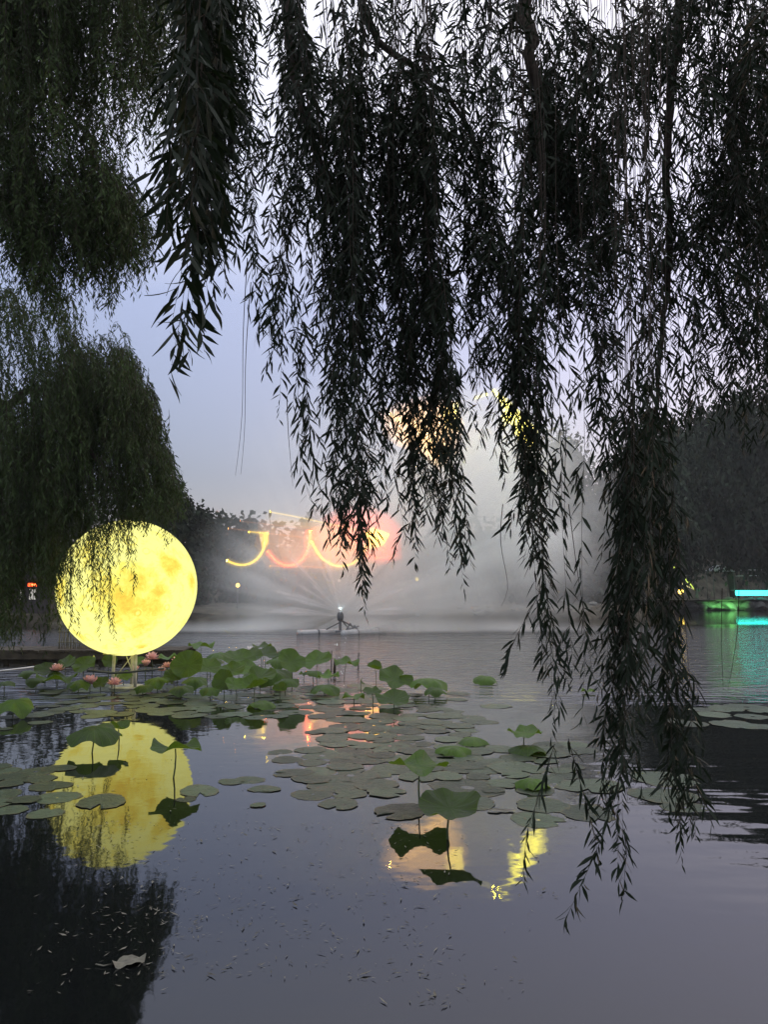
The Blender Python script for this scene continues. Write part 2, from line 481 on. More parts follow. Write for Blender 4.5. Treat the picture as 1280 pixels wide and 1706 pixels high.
# ---- the overhanging willow on the near bank
t1 = empty('willow_tree', (4.9, 2.4, 0.45))
tag(t1, 'overhanging dark willow whose leafy curtains fill the sky above the lake', 'tree', 'weeping willows')
trunk(t1, [(4.9, 2.4, 0.3), (4.8, 2.5, 2.2), (4.5, 2.8, 4.2), (3.9, 3.4, 6.2)], .30, .20)
limb(t1, [(3.9, 3.4, 6.1), (2.6, 4.3, 6.9), (0.6, 4.7, 7.2), (-1.6, 4.8, 6.7)], .17, .05)
limb(t1, [(4.2, 3.1, 5.2), (3.3, 4.2, 6.5), (2.4, 4.8, 6.9), (1.7, 5.0, 6.5)], .13, .05)
limb(t1, [(3.9, 3.4, 6.1), (2.0, 2.6, 6.4), (0.0, 2.4, 6.0), (-1.3, 2.25, 5.0)], .13, .03)
def pxlimb(tree, pts, D, r0, r1): return limb(tree, [P(x, y, D + o) for x, y, o in pts], r0, r1)
pxlimb(t1, [(862, -140, 0), (872, 0, 0), (880, 100, 0), (905, 190, .1), (945, 270, .1), (965, 400, .2)], 4.6, .055, .02)
pxlimb(t1, [(462, -140, 0), (478, 20, 0), (492, 150, 0), (520, 240, .1), (548, 310, .1), (575, 420, .2)], 4.5, .04, .015)
pxlimb(t1, [(560, -140, .1), (600, 0, .1), (625, 70, .1), (690, 110, .1), (760, 170, .1), (800, 260, .1)], 4.7, .035, .012)
pxlimb(t1, [(1150, -140, 0), (1130, 60, 0), (1110, 260, 0), (1120, 420, .1), (1090, 700, .1)], 4.8, .04, .012)
FG = [  # path, half width, D, twigs, singly built leaves, where its leaves begin
    ([(400, -90), (412, 200), (424, 420), (436, 560)], 20, 4.5, 4, 0, 0),
    ([(470, -90), (500, 250), (470, 450), (462, 700)], 30, 4.6, 9, 10, .1),
    ([(478, -90), (518, 250), (545, 500), (560, 780), (575, 950)], 36, 4.5, 14, 12, .1),
    ([(540, -90), (580, 300), (590, 600), (600, 850), (612, 1030)], 28, 4.3, 14, 22, .2),
    ([(615, -90), (590, 300), (632, 600), (650, 830)], 42, 4.7, 16, 0, .1),
    ([(660, -90), (640, 300), (690, 650), (690, 800), (694, 945)], 34, 4.5, 15, 10, .25),
    ([(690, -90), (690, 350), (720, 650), (732, 820), (742, 900)], 36, 4.8, 15, 0, .25),
    ([(715, -90), (722, 400), (752, 700), (770, 880), (778, 990)], 20, 4.4, 11, 18, .3),
    ([(770, -90), (772, 300), (790, 550), (800, 700)], 26, 4.6, 7, 0, .2),
    ([(805, -90), (820, 300), (840, 550), (862, 800)], 32, 4.4, 10, 8, .3),
    ([(850, -90), (870, 300), (866, 600), (892, 850), (908, 985)], 22, 4.2, 11, 10, .45),
    ([(880, -90), (910, 300), (900, 700), (906, 950), (934, 1130), (922, 1250)], 19, 4.1, 12, 14, .5),
    ([(1000, -90), (1010, 300), (1010, 600), (1040, 850), (1006, 1050), (986, 1190)], 14, 4.2, 6, 12, .68),
    ([(1035, -90), (1040, 300), (1050, 700), (1046, 950), (1030, 1200), (1024, 1380), (1034, 1490)], 18, 4.0, 16, 30, .60),
    ([(1085, -90), (1085, 300), (1090, 700), (1108, 930), (1122, 1200), (1132, 1440)], 12, 4.1, 14, 24, .55),
    ([(1060, -90), (1080, 400), (1075, 700), (1100, 950), (1122, 1110)], 11, 4.4, 4, 0, .45),
    ([(1225, -90), (1218, 200), (1222, 450), (1215, 650)], 34, 4.7, 9, 0, .1),
    ([(1275, -90), (1272, 300), (1266, 680)], 40, 4.6, 11, 0, .1),
    ([(1190, -90), (1178, 150), (1192, 330), (1200, 600)], 24, 4.9, 4, 0, 0),
    ([(1240, -90), (1236, 300), (1246, 560), (1240, 745)], 34, 5.2, 13, 0, .3),
    ([(1290, -90), (1286, 300), (1280, 560), (1276, 770)], 34, 5.4, 13, 0, .3),
    ([(1190, -90), (1200, 340), (1196, 560), (1188, 720)], 22, 5.3, 8, 0, .45),
    ([(905, -90), (915, 300), (930, 500), (945, 700)], 42, 4.8, 13, 0, .25),
    ([(955, -90), (980, 300), (1000, 550), (1006, 760)], 42, 4.9, 14, 0, .25),
    ([(1120, -90), (1112, 300), (1125, 600), (1110, 780)], 30, 4.9, 9, 0, .25),
]
for pth, hw, D, n, sg, st0 in FG:
    bunch(t1, pth, hw, D, n, 0.102, 0.025, .66, sg, tipvar=.20 if pth[-1][1] > 1300 else .27 if pth[-1][1] > 850 else .42, sublen=(.9, 2.6) if pth[-1][1] < 1080 else (.7, 1.7), clump=.75, start=st0)
# the arching shoots of the crown, springing sideways before they hang
for i in range(112):
    u = rng.random()
    if u < .70: x, y = rng.gauss(930, 140), rng.uniform(-60, 500)
    elif u < .85: x, y = rng.uniform(410, 720), rng.uniform(-60, 300)
    else: x, y = rng.uniform(1180, 1290), rng.uniform(-60, 560)
    if 1140 < x < 1215 and 60 < y < 340: continue
    dx = rng.choice([-1, 1]) * rng.uniform(25, 110); dy = rng.uniform(90, 230)
    bunch(t1, [(x, y), (x + dx * .55, y + dy * .12), (x + dx * .95, y + dy * .5), (x + dx * 1.05, y + dy)], 26, rng.uniform(4.3, 5.4), rng.randint(4, 6), rng.uniform(.085, .112), .026, .85, 0, .6, sublen=(.8, 2.6), clump=.4, dd=.25)
# lone twigs at the lower fringe
for pth, sg in [([(1036, 1290), (1004, 1400), (966, 1480), (938, 1540)], 22), ([(926, 1240), (900, 1320), (876, 1385), (872, 1472)], 16),
            ([(948, 1230), (975, 1330), (992, 1400), (1002, 1448)], 10), ([(900, 985), (872, 1040), (850, 1085), (842, 1122)], 9), ([(1040, 1380), (1046, 1420), (1038, 1500)], 6)]:
    bunch(t1, pth, 5, 4.05, 1, 0.098, 0.018, .6, sg, dd=.02, sub=False)
# bare whips
for pth in ([(412, 430), (404, 560), (405, 700), (392, 792)], [(418, 470), (408, 600), (409, 720), (401, 790)], [(478, 660), (480, 720), (488, 810)], [(944, 700), (940, 850), (946, 960)],
            [(948, 840), (962, 950), (984, 1085)], [(838, 840), (832, 900), (852, 990), (836, 1010)], [(1204, 980), (1202, 1060), (1206, 1150)], [(1232, 980), (1230, 1060), (1214, 1150)], [(895, 590), (930, 570), (965, 530)]):
    br = link('bare_twig', twig_mesh('bare_twig', [(smooth_path([P(x, y, 4.4) for x, y in pth], 12), .0026)]), M_BARK, t1)
    br.location = -t1.location

# ---- its nearest bough, close to the lens at the left
bunch(t1, [(338, -150), (338, 80), (334, 250), (324, 400), (310, 510), (280, 640)], 26, 2.15, 9, 0.105, 0.024, .7, 150, .40, dd=.06, twr=.0018, wmul=.17, sublen=(.7, 1.7), clump=.5)
bunch(t1, [(352, -150), (350, 100), (352, 250), (352, 360), (350, 440), (356, 520)], 22, 2.3, 7, 0.10, 0.024, .7, 10, .5, dd=.06, twr=.0018, wmul=.17, sublen=(.7, 1.7), clump=.5)
bunch(t1, [(330, -150), (325, 60), (300, 180), (268, 270), (248, 330)], 22, 2.2, 3, 0.105, 0.026, .7, 8, .5, dd=.06, twr=.0018, wmul=.17, sublen=(.7, 1.7), clump=.5)
bunch(t1, [(345, -120), (345, 100), (350, 260), (368, 420)], 34, 3.6, 22, 0.10, 0.022, .75, 0, .5, dd=.2)
bunch(t1, [(380, -120), (378, 100), (372, 260), (382, 400)], 24, 3.6, 10, 0.10, 0.024, .75, 0, .5, dd=.2)

# ---- middle willow, beyond the left edge of the picture
t2 = empty('willow_tree', (-7.4, 9.3, 0.45))
tag(t2, 'willow at the upper left whose fine trailing foliage hangs from the top edge', 'tree', 'weeping willows')
trunk(t2, [(-7.4, 9.3, .3), (-7.3, 9.3, 3), (-7.0, 9.3, 6), (-6.2, 9.2, 9.0)], .32, .2)
limb(t2, [(-6.8, 9.3, 7), (-5.6, 9.2, 9.6), (-4.4, 9.2, 10.8), (-2.8, 9.1, 10.4)], .16, .04)
limb(t2, [(-7.1, 9.3, 5.5), (-5.4, 9.2, 7.0), (-4.2, 9.4, 7.0), (-3.4, 9.4, 6.2)], .07, .012)
for i in range(62):
    x = rng.uniform(-60, 270); yb = rng.choice([200, 260, 320, 360, 400])
    if x > 190: yb = min(yb, 250 + rng.uniform(-80, 30))
    bunch(t2, [(x, -110), (x + rng.uniform(-10, 15), yb * .5), (x + rng.uniform(-12, 20), yb + rng.uniform(-40, 40))], 22, rng.uniform(8.3, 10), 8, .10, .042, .7, 0, .5, dd=.3, mat=M_LEAF_MID, far=True, twr=.003, wmul=.24)
for x, y0, y1 in [(10, 280, 470), (40, 300, 500), (70, 290, 470), (105, 330, 490), (135, 340, 470), (160, 350, 545), (185, 350, 510), (210, 345, 480), (232, 350, 470), (240, 370, 440), (130, 330, 420), (85, 330, 420), (20, 330, 440), (165, 340, 440), (200, 340, 430), (55, 240, 400)] + [(rng.uniform(-40, 235), 290 + rng.uniform(-60, 60), 400 + rng.uniform(-40, 70)) for _ in range(26)] + [(rng.uniform(60, 250), 360 + rng.uniform(-20, 50), 450 + rng.uniform(-20, 70)) for _ in range(20)] + [(rng.uniform(-20, 120), 400, 490 + rng.uniform(-20, 50)) for _ in range(10)]:
    bunch(t2, [(x - 30, y0 - 50), (x - 8, y0 - 10), (x, (y0 + y1) / 2), (x + rng.uniform(-6, 6), y1)], 16, rng.uniform(8.6, 9.4), 7, .095, .040, .7, 0, .5, dd=.2, mat=M_LEAF_MID, far=True, twr=.003, wmul=.24)

# ---- big willow beside the moon lantern
t3 = empty('willow_tree', (-10.0, 15.6, 0.4))
tag(t3, 'rounded willow on the left bank trailing over the glowing moon lantern', 'tree', 'weeping willows')
trunk(t3, [(-10.0, 15.6, .2), (-9.9, 15.6, 2), (-9.5, 15.5, 4), (-8.8, 15.5, 6.0)], .42, .18)
limb(t3, [(-9.2, 15.5, 4.8), (-7.6, 15.6, 6.3), (-6.2, 15.6, 6.3), (-4.9, 15.5, 5.0)], .12, .02)
limb(t3, [(-9.6, 15.5, 3.6), (-7.4, 15.4, 4.6), (-6.2, 14.6, 5.4), (-5.2, 14.6, 4.2)], .12, .03)
limb(t3, [(-8.9, 15.5, 5.8), (-9.0, 15.8, 6.6), (-8.4, 16, 7.2)], .1, .03)
def top3(x):
    return float(np.interp(x, [-60, 0, 60, 110, 170, 240, 280, 292], [470, 490, 500, 540, 590, 640, 730, 800])) + 26 * math.sin(x / 19.0) + 16 * math.sin(x / 7.3 + 1)
for i in range(230):
    x = rng.uniform(-60, 286); ty = top3(x)
    y0 = ty + rng.random() ** 1.6 * 260
    ln = rng.uniform(90, 240)
    if math.sin(x / 11.0 + 2.0) < -.55 and rng.random() < .6: continue
    y1 = min(y0 + ln, 880 if x > 95 else 1080)
    if x < 90 and rng.random() < .5: y1 = rng.uniform(820, 1090 if not 28 < x < 74 else 975); y0 = y1 - 220
    elif x < 285 and rng.random() < .4: y1 = rng.uniform(760, 880 if x > 100 else 1000); y0 = max(ty, y1 - 240)
    if y1 - y0 < 40: continue
    lean = rng.uniform(-22, 4)
    bunch(t3, [(x + lean, y0 - 2), (x + lean * .35, y0 + 10), (x + rng.uniform(-5, 5), (y0 + y1) / 2), (x + rng.uniform(-6, 6), y1)], 18, rng.uniform(14, 16.5), 7, .12, .055, .6, 0, .5, dd=.35, mat=M_LEAF_MID, far=True, twr=.003, wmul=.26)
for i in range(46):                                            # wisps breaking the crown's outline
    x = rng.uniform(-20, 296); ty = top3(x) - rng.uniform(5, 48)
    bunch(t3, [(x - rng.uniform(10, 30), ty + 26), (x - 6, ty), (x + rng.uniform(4, 12), ty + 34), (x + rng.uniform(6, 16), ty + rng.uniform(60, 130))], 7, rng.uniform(14, 16), 3, .12, .05, .6, 0, .5, dd=.2, mat=M_LEAF_MID, far=True, twr=.004, wmul=.22)
for i in range(26):                                            # low curtain left of the lantern
    x = rng.uniform(-20, 100); y1 = rng.uniform(980, 1095) if not 28 < x < 78 else rng.uniform(900, 975)
    bunch(t3, [(x - 8, y1 - 200), (x - 2, y1 - 150), (x, y1 - 70), (x + rng.uniform(-5, 5), y1)], 12, rng.uniform(14.2, 16), 6, .12, .05, .6, 0, .5, dd=.3, mat=M_LEAF_MID, far=True, twr=.003, wmul=.24)
for x, y0, y1, n in [(108, 800, 1010, 6), (118, 820, 1065, 6), (135, 790, 990, 7), (150, 800, 1000, 6), (166, 780, 1050, 7), (178, 790, 1062, 6), (160, 780, 960, 7), (190, 780, 950, 6), (205, 780, 930, 4), (215, 800, 955, 4), (222, 820, 992, 3), (276, 780, 910, 4), (168, 900, 1066, 2), (120, 860, 1030, 4), (142, 800, 945, 6), (180, 760, 900, 8), (200, 760, 890, 8), (250, 740, 862, 7), (265, 740, 870, 7), (235, 740, 868, 7)]:
    bunch(t3, [(x - 12, y0), (x - 3, y0 + 50), (x, (y0 + y1) / 2), (x + rng.uniform(-4, 6), y1)], 9, rng.uniform(14.2, 14.9), n, .11, .05, .6, 0, .45, dd=.12, mat=M_LEAF_MID, far=True, twr=.003, wmul=.18)

# ---- far trees: clumped crowns
def far_tree(name, label, base, lobes, n_leaf, leaf, mat=M_FARLEAF, trunk_r=.35, group=None, droop=0.5, seed=0):
    """lobes: (x, y, z, rx, ry, rz) in world; leaves gathered in clumps on the lobes' outer shell"""
    t = empty(name, base); tag(t, label, 'tree', group)
    g = np.random.default_rng(seed)
    pos, d, sz = [], [], []
    tot = sum(l[3] * l[5] for l in lobes)
    cz = max(l[2] for l in lobes)
    for (x, y, z, rx, ry, rz) in lobes:
        k = int(n_leaf * rx * rz / tot); ncl = max(6, k // 45)
        u = g.normal(size=(ncl, 3)); u /= np.linalg.norm(u, axis=1)[:, None]
        cc = np.array([x, y, z]) + u * np.array([rx, ry, rz]) * (0.55 + 0.5 * g.random(ncl))[:, None]
        idx = g.integers(0, ncl, k)
        spr = np.array([.22 * rx, .22 * ry, .26 * rz]) * (0.5 + g.random((k, 1)))
        p = cc[idx] + g.normal(size=(k, 3)) * spr * .75
        pos.append(p); dd_ = g.normal(size=(k, 3)) * .6 + np.array([0, 0, -droop]); d.append(dd_); sz.append(leaf * (.6 + .8 * g.random(k)))
    b = Vector(base); c = Vector((lobes[0][0], lobes[0][1], cz))
    mb = MB(); pts = [Vector((0, 0, -.2)), (c - b) * .35 + Vector((.2, 0, 0)), (c - b) * .8]
    mb.tube(pts, [trunk_r, trunk_r * .75, trunk_r * .35], 10)
    tr = mb.build('trunk', M_BARK, t)
    for (x, y, z, rx, ry, rz) in lobes:
        e = Vector((x, y, z)) - b; s = pts[1].lerp(pts[2], .4)
        MB().tube([s, s.lerp(e, .5) + Vector((0, 0, .3)), e], [trunk_r * .4, trunk_r * .25, trunk_r * .1], 6).build('limb', M_BARK, t)
    cr = link('crown', leaves_mesh('crown', np.concatenate(pos) - np.array(base), np.concatenate(d), np.concatenate(sz), np.concatenate(sz) * .55, False), mat, t)
    cr['kind'] = 'stuff'
    return t
def px_lobes(D, specs, depth=1.0):
    out = []
    for x, y, rx, ry in specs:
        c = P(x, y, D); k = MPP(D); out.append((c.x, D + rng.uniform(-1, 1) * depth, c.z, rx * k, max(rx, ry) * k * .9, ry * k))
    return out
far_tree('broadleaf_tree', 'small dark tree standing just right of the moon, tallest on the far shore', (P(290, 1030, 56).x, 56, .9), px_lobes(56, [(272, 840, 26, 40), (292, 860, 22, 50), (268, 920, 40, 70), (300, 930, 26, 60)]), 5000, .42, group='trees on the far shore', seed=1)
far_tree('broadleaf_tree', 'low round tree beside the small dark tree, fading into mist', (P(340, 1030, 60).x, 60, .9), px_lobes(60, [(335, 880, 24, 34), (352, 900, 22, 40), (330, 950, 30, 60)]), 4500, .42, group='trees on the far shore', seed=2)
far_tree('broadleaf_tree', 'reddish misty tree left of the laser festoons', (P(385, 1030, 66).x, 66, .9), px_lobes(66, [(380, 890, 26, 30), (410, 900, 30, 34), (390, 950, 40, 60)]), 4500, .45, group='trees on the far shore', seed=3)
far_tree('willow_tree', 'tall dark willow massed above the cyan lamp at the right', (P(1240, 1000, 92).x, 94, .9), px_lobes(88, [(1170, 760, 60, 80), (1240, 730, 70, 70), (1290, 790, 70, 100), (1150, 860, 50, 80), (1210, 850, 70, 80), (1280, 890, 60, 70), (1130, 800, 40, 90)], 2), 60000, .5, group='weeping willows', trunk_r=.6, droop=1.4, seed=4)
far_tree('willow_tree', 'greyer willow of the right bank, half veiled by drifting mist', (P(1060, 1000, 84).x, 86, .9), px_lobes(82, [(1080, 800, 50, 90), (1040, 860, 50, 90), (1100, 900, 50, 80), (1010, 900, 40, 90)], 2), 34000, .5, group='weeping willows', trunk_r=.5, droop=1.4, seed=5)
far_tree('broadleaf_tree', 'misty pale tree rising behind the fountain spray at the right', (P(930, 1010, 76).x, 78, .9), px_lobes(76, [(930, 810, 50, 80), (900, 880, 50, 80), (960, 890, 50, 90)], 2), 16000, .5, group='trees on the far shore', seed=6)
# the wood behind the mist reads as one mass
def far_wood():
    g = np.random.default_rng(9); pos, d, sz = [], [], []
    for i in range(90):
        x = g.uniform(-62, 60); y = g.uniform(66, 84)
        if x > 26: y += 36
        hgt = g.uniform(5, 9) + (3 if x < -16 else 0) + (4 if x > 16 else 0)
        k = 300; u = g.normal(size=(k, 3)); u /= np.linalg.norm(u, axis=1)[:, None]
        pos.append(np.array([x, y, 1 + hgt * .55]) + u * np.array([3.2, 2.6, hgt * .52]) * (0.6 + .45 * g.random((k, 1))))
        d.append(g.normal(size=(k, 3)) + np.array([0, 0, -.5])); sz.append(.9 * (.6 + .8 * g.random(k)))
    o = link('far_wood', leaves_mesh('far_wood', np.concatenate(pos), np.concatenate(d), np.concatenate(sz), np.concatenate(sz) * .6, False), M_FARLEAF)
    tag(o, 'misty wood along the far shore behind the fountain', 'wood', kind='stuff')
far_wood()

# ------------------------------------------------------------------ moon lantern
MOON_D = 17.0
mc = P(213, 978.5, MOON_D); MOON_R = 1.50
def moon_material():
    m = bpy.data.materials.new('lit moon skin'); m.use_nodes = True
    n, l = m.node_tree.nodes, m.node_tree.links
    n.remove(n['Principled BSDF'])
    tc = n.new('ShaderNodeTexCoord')
    def noise(scale, detail=8, dist=0.0, rough=.6):
        t = n.new('ShaderNodeTexNoise'); t.inputs['Scale'].default_value = scale; t.inputs['Detail'].default_value = detail
        t.inputs['Distortion'].default_value = dist; t.inputs['Roughness'].default_value = rough
        l.new(tc.outputs['Object'], t.inputs['Vector']); return t
    def mth(op, a, b=None, clamp=False):
        t = n.new('ShaderNodeMath'); t.operation = op; t.use_clamp = clamp
        for i, q in enumerate((a, b)):
            if q is None: continue
            if isinstance(q, (int, float)): t.inputs[i].default_value = q
            else: l.new(q, t.inputs[i])
        return t.outputs[0]
    def rmp(src, a, b_, c=0.0, d=1.0):
        r = n.new('ShaderNodeMapRange'); r.interpolation_type = 'SMOOTHSTEP'
        for i, q_ in enumerate((a, b_, c, d)): r.inputs[1 + i].default_value = q_
        l.new(src, r.inputs[0]); return r.outputs[0]
    warp = noise(1.6, 5)
    wv = n.new('ShaderNodeVectorMath'); wv.operation = 'SCALE'; wv.inputs['Scale'].default_value = .55
    l.new(warp.outputs['Color'], wv.inputs[0])
    wp = n.new('ShaderNodeVectorMath'); wp.operation = 'ADD'
    off = n.new('ShaderNodeVectorMath'); off.operation = 'SUBTRACT'; off.inputs[1].default_value = (.275, .275, .275)
    l.new(wv.outputs[0], off.inputs[0]); l.new(tc.outputs['Object'], wp.inputs[0]); l.new(off.outputs[0], wp.inputs[1])
    def spot(px, py):
        dx, dz = (px - 213) * MPP(MOON_D) * .97, (978 - py) * MPP(MOON_D)
        dy = -math.sqrt(max(.02, MOON_R ** 2 - dx * dx - dz * dz))
        return (dx, dy, dz)
    def dist(vec, c):
        d = n.new('ShaderNodeVectorMath'); d.operation = 'DISTANCE'; d.inputs[1].default_value = c
        l.new(vec, d.inputs[0]); return d.outputs['Value']
    maria = None
    for px, py, r, w in [(302, 944, .30, .9), (326, 968, .28, .8), (292, 986, .26, .8), (262, 968, .42, .75), (240, 1000, .55, .8), (280, 1010, .4, .7), (215, 985, .45, .55), (265, 1035, .4, .5), (130, 985, .35, .6), (160, 1055, .22, .5), (255, 1072, .12, .9), (180, 930, .5, .35)]:
        q = mth('MULTIPLY', rmp(dist(wp.outputs[0], spot(px, py)), r * 1.35, 0.0), w * .8)
        maria = q if maria is None else mth('MAXIMUM', maria, q)
    fine = noise(6, 12, .7, .74); mid = noise(2.6, 8, .3)
    f = mth('ADD', mth('MULTIPLY', maria, 1.15), mth('MULTIPLY', mth('SUBTRACT', mid.outputs['Fac'], .5), .9))
    f = mth('ADD', f, mth('MULTIPLY', mth('SUBTRACT', fine.outputs['Fac'], .5), 1.9))
    for px, py, r in [(242, 905, .135), (268, 922, .07), (156, 1030, .06), (178, 1056, .10), (232, 1060, .06), (200, 900, .07), (262, 1018, .06), (140, 1010, .07), (300, 1010, .06), (190, 1010, .05)]:
        dd = dist(tc.outputs['Object'], spot(px, py))
        ring = mth('SUBTRACT', 1.0, rmp(mth('ABSOLUTE', mth('SUBTRACT', dd, r)), 0.0, .035))
        f = mth('ADD', f, mth('MULTIPLY', ring, .40))
        f = mth('SUBTRACT', f, mth('MULTIPLY', rmp(dd, r * 1.9, r * 1.1, 0, 1), .10))
    rp = n.new('ShaderNodeValToRGB'); cr = rp.color_ramp
    cr.elements[0].position = 0.0; cr.elements[0].color = (1.0, .97, .30, 1)
    cr.elements[1].position = 1.0; cr.elements[1].color = (.80, .50, .06, 1)
    e1 = cr.elements.new(.30); e1.color = (.97, .86, .17, 1)
    e2 = cr.elements.new(.60); e2.color = (.88, .70, .10, 1)
    l.new(f, rp.inputs[0])
    e = n.new('ShaderNodeEmission'); e.inputs[1].default_value = 1.02
    l.new(rp.outputs[0], e.inputs[0]); l.new(e.outputs[0], n['Material Output'].inputs['Surface'])
    return m
moon = empty('moon_lantern', (mc.x, mc.y, 0))
tag(moon, 'huge glowing yellow moon lantern standing on thin legs among lotus', 'lantern')
bm = bmesh.new(); bmesh.ops.create_uvsphere(bm, u_segments=72, v_segments=40, radius=MOON_R)
me = bpy.data.meshes.new('globe'); bm.to_mesh(me); bm.free(); me.polygons.foreach_set('use_smooth', [True] * len(me.polygons))
link('globe', me, moon_material(), moon, (0, 0, mc.z))
zb = mc.z - MOON_R
M_SEAM = principled('lantern seam', (.45, .38, .08), .7)
rs = math.sqrt(MOON_R ** 2 - (MOON_R - .075) ** 2)
MB().tube([Vector((math.cos(a) * rs * 1.004, math.sin(a) * rs * 1.004, zb + .075 + .03 * math.cos(a))) for a in np.linspace(0, 2 * PI, 49)], .006, 6, False).build('seam', M_SEAM, moon)
M_LEG = principled('lantern leg', (.34, .33, .27), .5, .5, var=.3, vscale=6)
for dx, dy in ((-.18, -.25), (.06, .28), (.30, -.22)):
    MB().tube([(dx * .95, dy * .9, zb + .06), (dx, dy, .2), (dx * 1.02, dy, -.3)], .034, 12).build('leg', M_LEG, moon)
MB().lathe((0.06, 0, 0), [(.05, -.02), (.36, -.02), (.38, .01), (.38, .035), (.34, .05), (.05, .055)], 28).build('base_plate', M_LEG, moon)
MB().tube([(.30, -.22, .18), (.02, 0, zb - .02)], .012, 8).build('brace', M_LEG, moon)
MB().tube([(-.18, -.25, .18), (.1, .1, zb - .02)], .012, 8).build('brace', M_LEG, moon)

# ------------------------------------------------------------------ mist and laser light over the fountain
FD = 39.0
fx = P(567, 1040, FD).x
def volume_mist(name, lo, hi, dens, color, nscale, lobe_specs, label, step=0.8, nlow=.18, nhigh=.75):
    """a soft bank of mist: closed box, density from rounded lobes (object space, metres) times noise"""
    c = [(a + b) / 2 for a, b in zip(lo, hi)]; s = [b - a for a, b in zip(lo, hi)]
    o = MB().box((0, 0, 0), s).build(name, None, None, c, smooth=False)
    m = bpy.data.materials.new(name); m.use_nodes = True
    n, l = m.node_tree.nodes, m.node_tree.links
    n.remove(n['Principled BSDF'])
    tc = n.new('ShaderNodeTexCoord')
    tot = None
    for (px, py, pz), (rx, ry, rz), k in lobe_specs:
        mp = n.new('ShaderNodeVectorMath'); mp.operation = 'SUBTRACT'; mp.inputs[1].default_value = (px - c[0], py - c[1], pz - c[2])
        l.new(tc.outputs['Object'], mp.inputs[0])
        dv = n.new('ShaderNodeVectorMath'); dv.operation = 'DIVIDE'; dv.inputs[1].default_value = (rx, ry, rz); l.new(mp.outputs[0], dv.inputs[0])
        ln = n.new('ShaderNodeVectorMath'); ln.operation = 'LENGTH'; l.new(dv.outputs[0], ln.inputs[0])
        mr = n.new('ShaderNodeMapRange'); mr.interpolation_type = 'SMOOTHSTEP'
        for i, q in enumerate((0.0, 1.0, k, 0.0)): mr.inputs[1 + i].default_value = q
        l.new(ln.outputs['Value'], mr.inputs[0])
        if tot is None: tot = mr.outputs[0]
        else:
            mx = n.new('ShaderNodeMath'); mx.operation = 'ADD'; l.new(tot, mx.inputs[0]); l.new(mr.outputs[0], mx.inputs[1]); tot = mx.outputs[0]
    nz = n.new('ShaderNodeTexNoise'); nz.inputs['Scale'].default_value = nscale; nz.inputs['Detail'].default_value = 3; nz.inputs['Distortion'].default_value = .4
    l.new(tc.outputs['Object'], nz.inputs['Vector'])
    nm = n.new('ShaderNodeMapRange')
    for i, q in enumerate((.32, .68, nlow, 1.35)): nm.inputs[1 + i].default_value = q
    l.new(nz.outputs['Fac'], nm.inputs[0])
    # streaks fanning out from the nozzle
    sp = n.new('ShaderNodeSeparateXYZ'); l.new(tc.outputs['Object'], sp.inputs[0])
    ax = n.new('ShaderNodeMath'); ax.operation = 'SUBTRACT'; l.new(sp.outputs['X'], ax.inputs[0]); ax.inputs[1].default_value = fx - c[0]
    az = n.new('ShaderNodeMath'); az.operation = 'SUBTRACT'; l.new(sp.outputs['Z'], az.inputs[0]); az.inputs[1].default_value = .9 - c[2]
    an = n.new('ShaderNodeMath'); an.operation = 'ARCTAN2'; l.new(az.outputs[0], an.inputs[0]); l.new(ax.outputs[0], an.inputs[1])
    n1 = n.new('ShaderNodeTexNoise'); n1.noise_dimensions = '1D'; n1.inputs['Scale'].default_value = 4.2; n1.inputs['Detail'].default_value = 3; l.new(an.outputs[0], n1.inputs['W'])
    f1 = n.new('ShaderNodeMapRange'); l.new(n1.outputs['Fac'], f1.inputs[0])
    for i, q in enumerate((.36, .64, .70, 1.28)): f1.inputs[1 + i].default_value = q
    m0 = n.new('ShaderNodeMath'); m0.operation = 'MULTIPLY'; l.new(nm.outputs[0], m0.inputs[0]); l.new(f1.outputs[0], m0.inputs[1])
    ml = n.new('ShaderNodeMath'); ml.operation = 'MULTIPLY'; l.new(tot, ml.inputs[0]); l.new(m0.outputs[0], ml.inputs[1])
    m2 = n.new('ShaderNodeMath'); m2.operation = 'MULTIPLY'; l.new(ml.outputs[0], m2.inputs[0]); m2.inputs[1].default_value = dens
    pv = n.new('ShaderNodeVolumePrincipled'); pv.inputs['Color'].default_value = (*color, 1); pv.inputs['Anisotropy'].default_value = 0.2
    l.new(m2.outputs[0], pv.inputs['Density']); l.new(pv.outputs[0], n['Material Output'].inputs['Volume'])
    m.cycles.volume_step_rate = step
    o.data.materials.append(m)
    return tag(o, label, 'mist', kind='stuff')
volume_mist('spray_mist', (-14, 37.5, .03), (17, 49, 16), .62, (.95, .985, .97), .24,
            [((fx + .5, 42, 3.0), (10, 5.5, 7), .75), ((5.5, 44, 6.0), (10, 5.5, 9), .8), ((2, 43, 10), (12, 5.5, 6), .35), ((0, 41, 0), (15, 4, .9), 1.5)],
            'pale drifting mist blown up by the fountain over the lake')
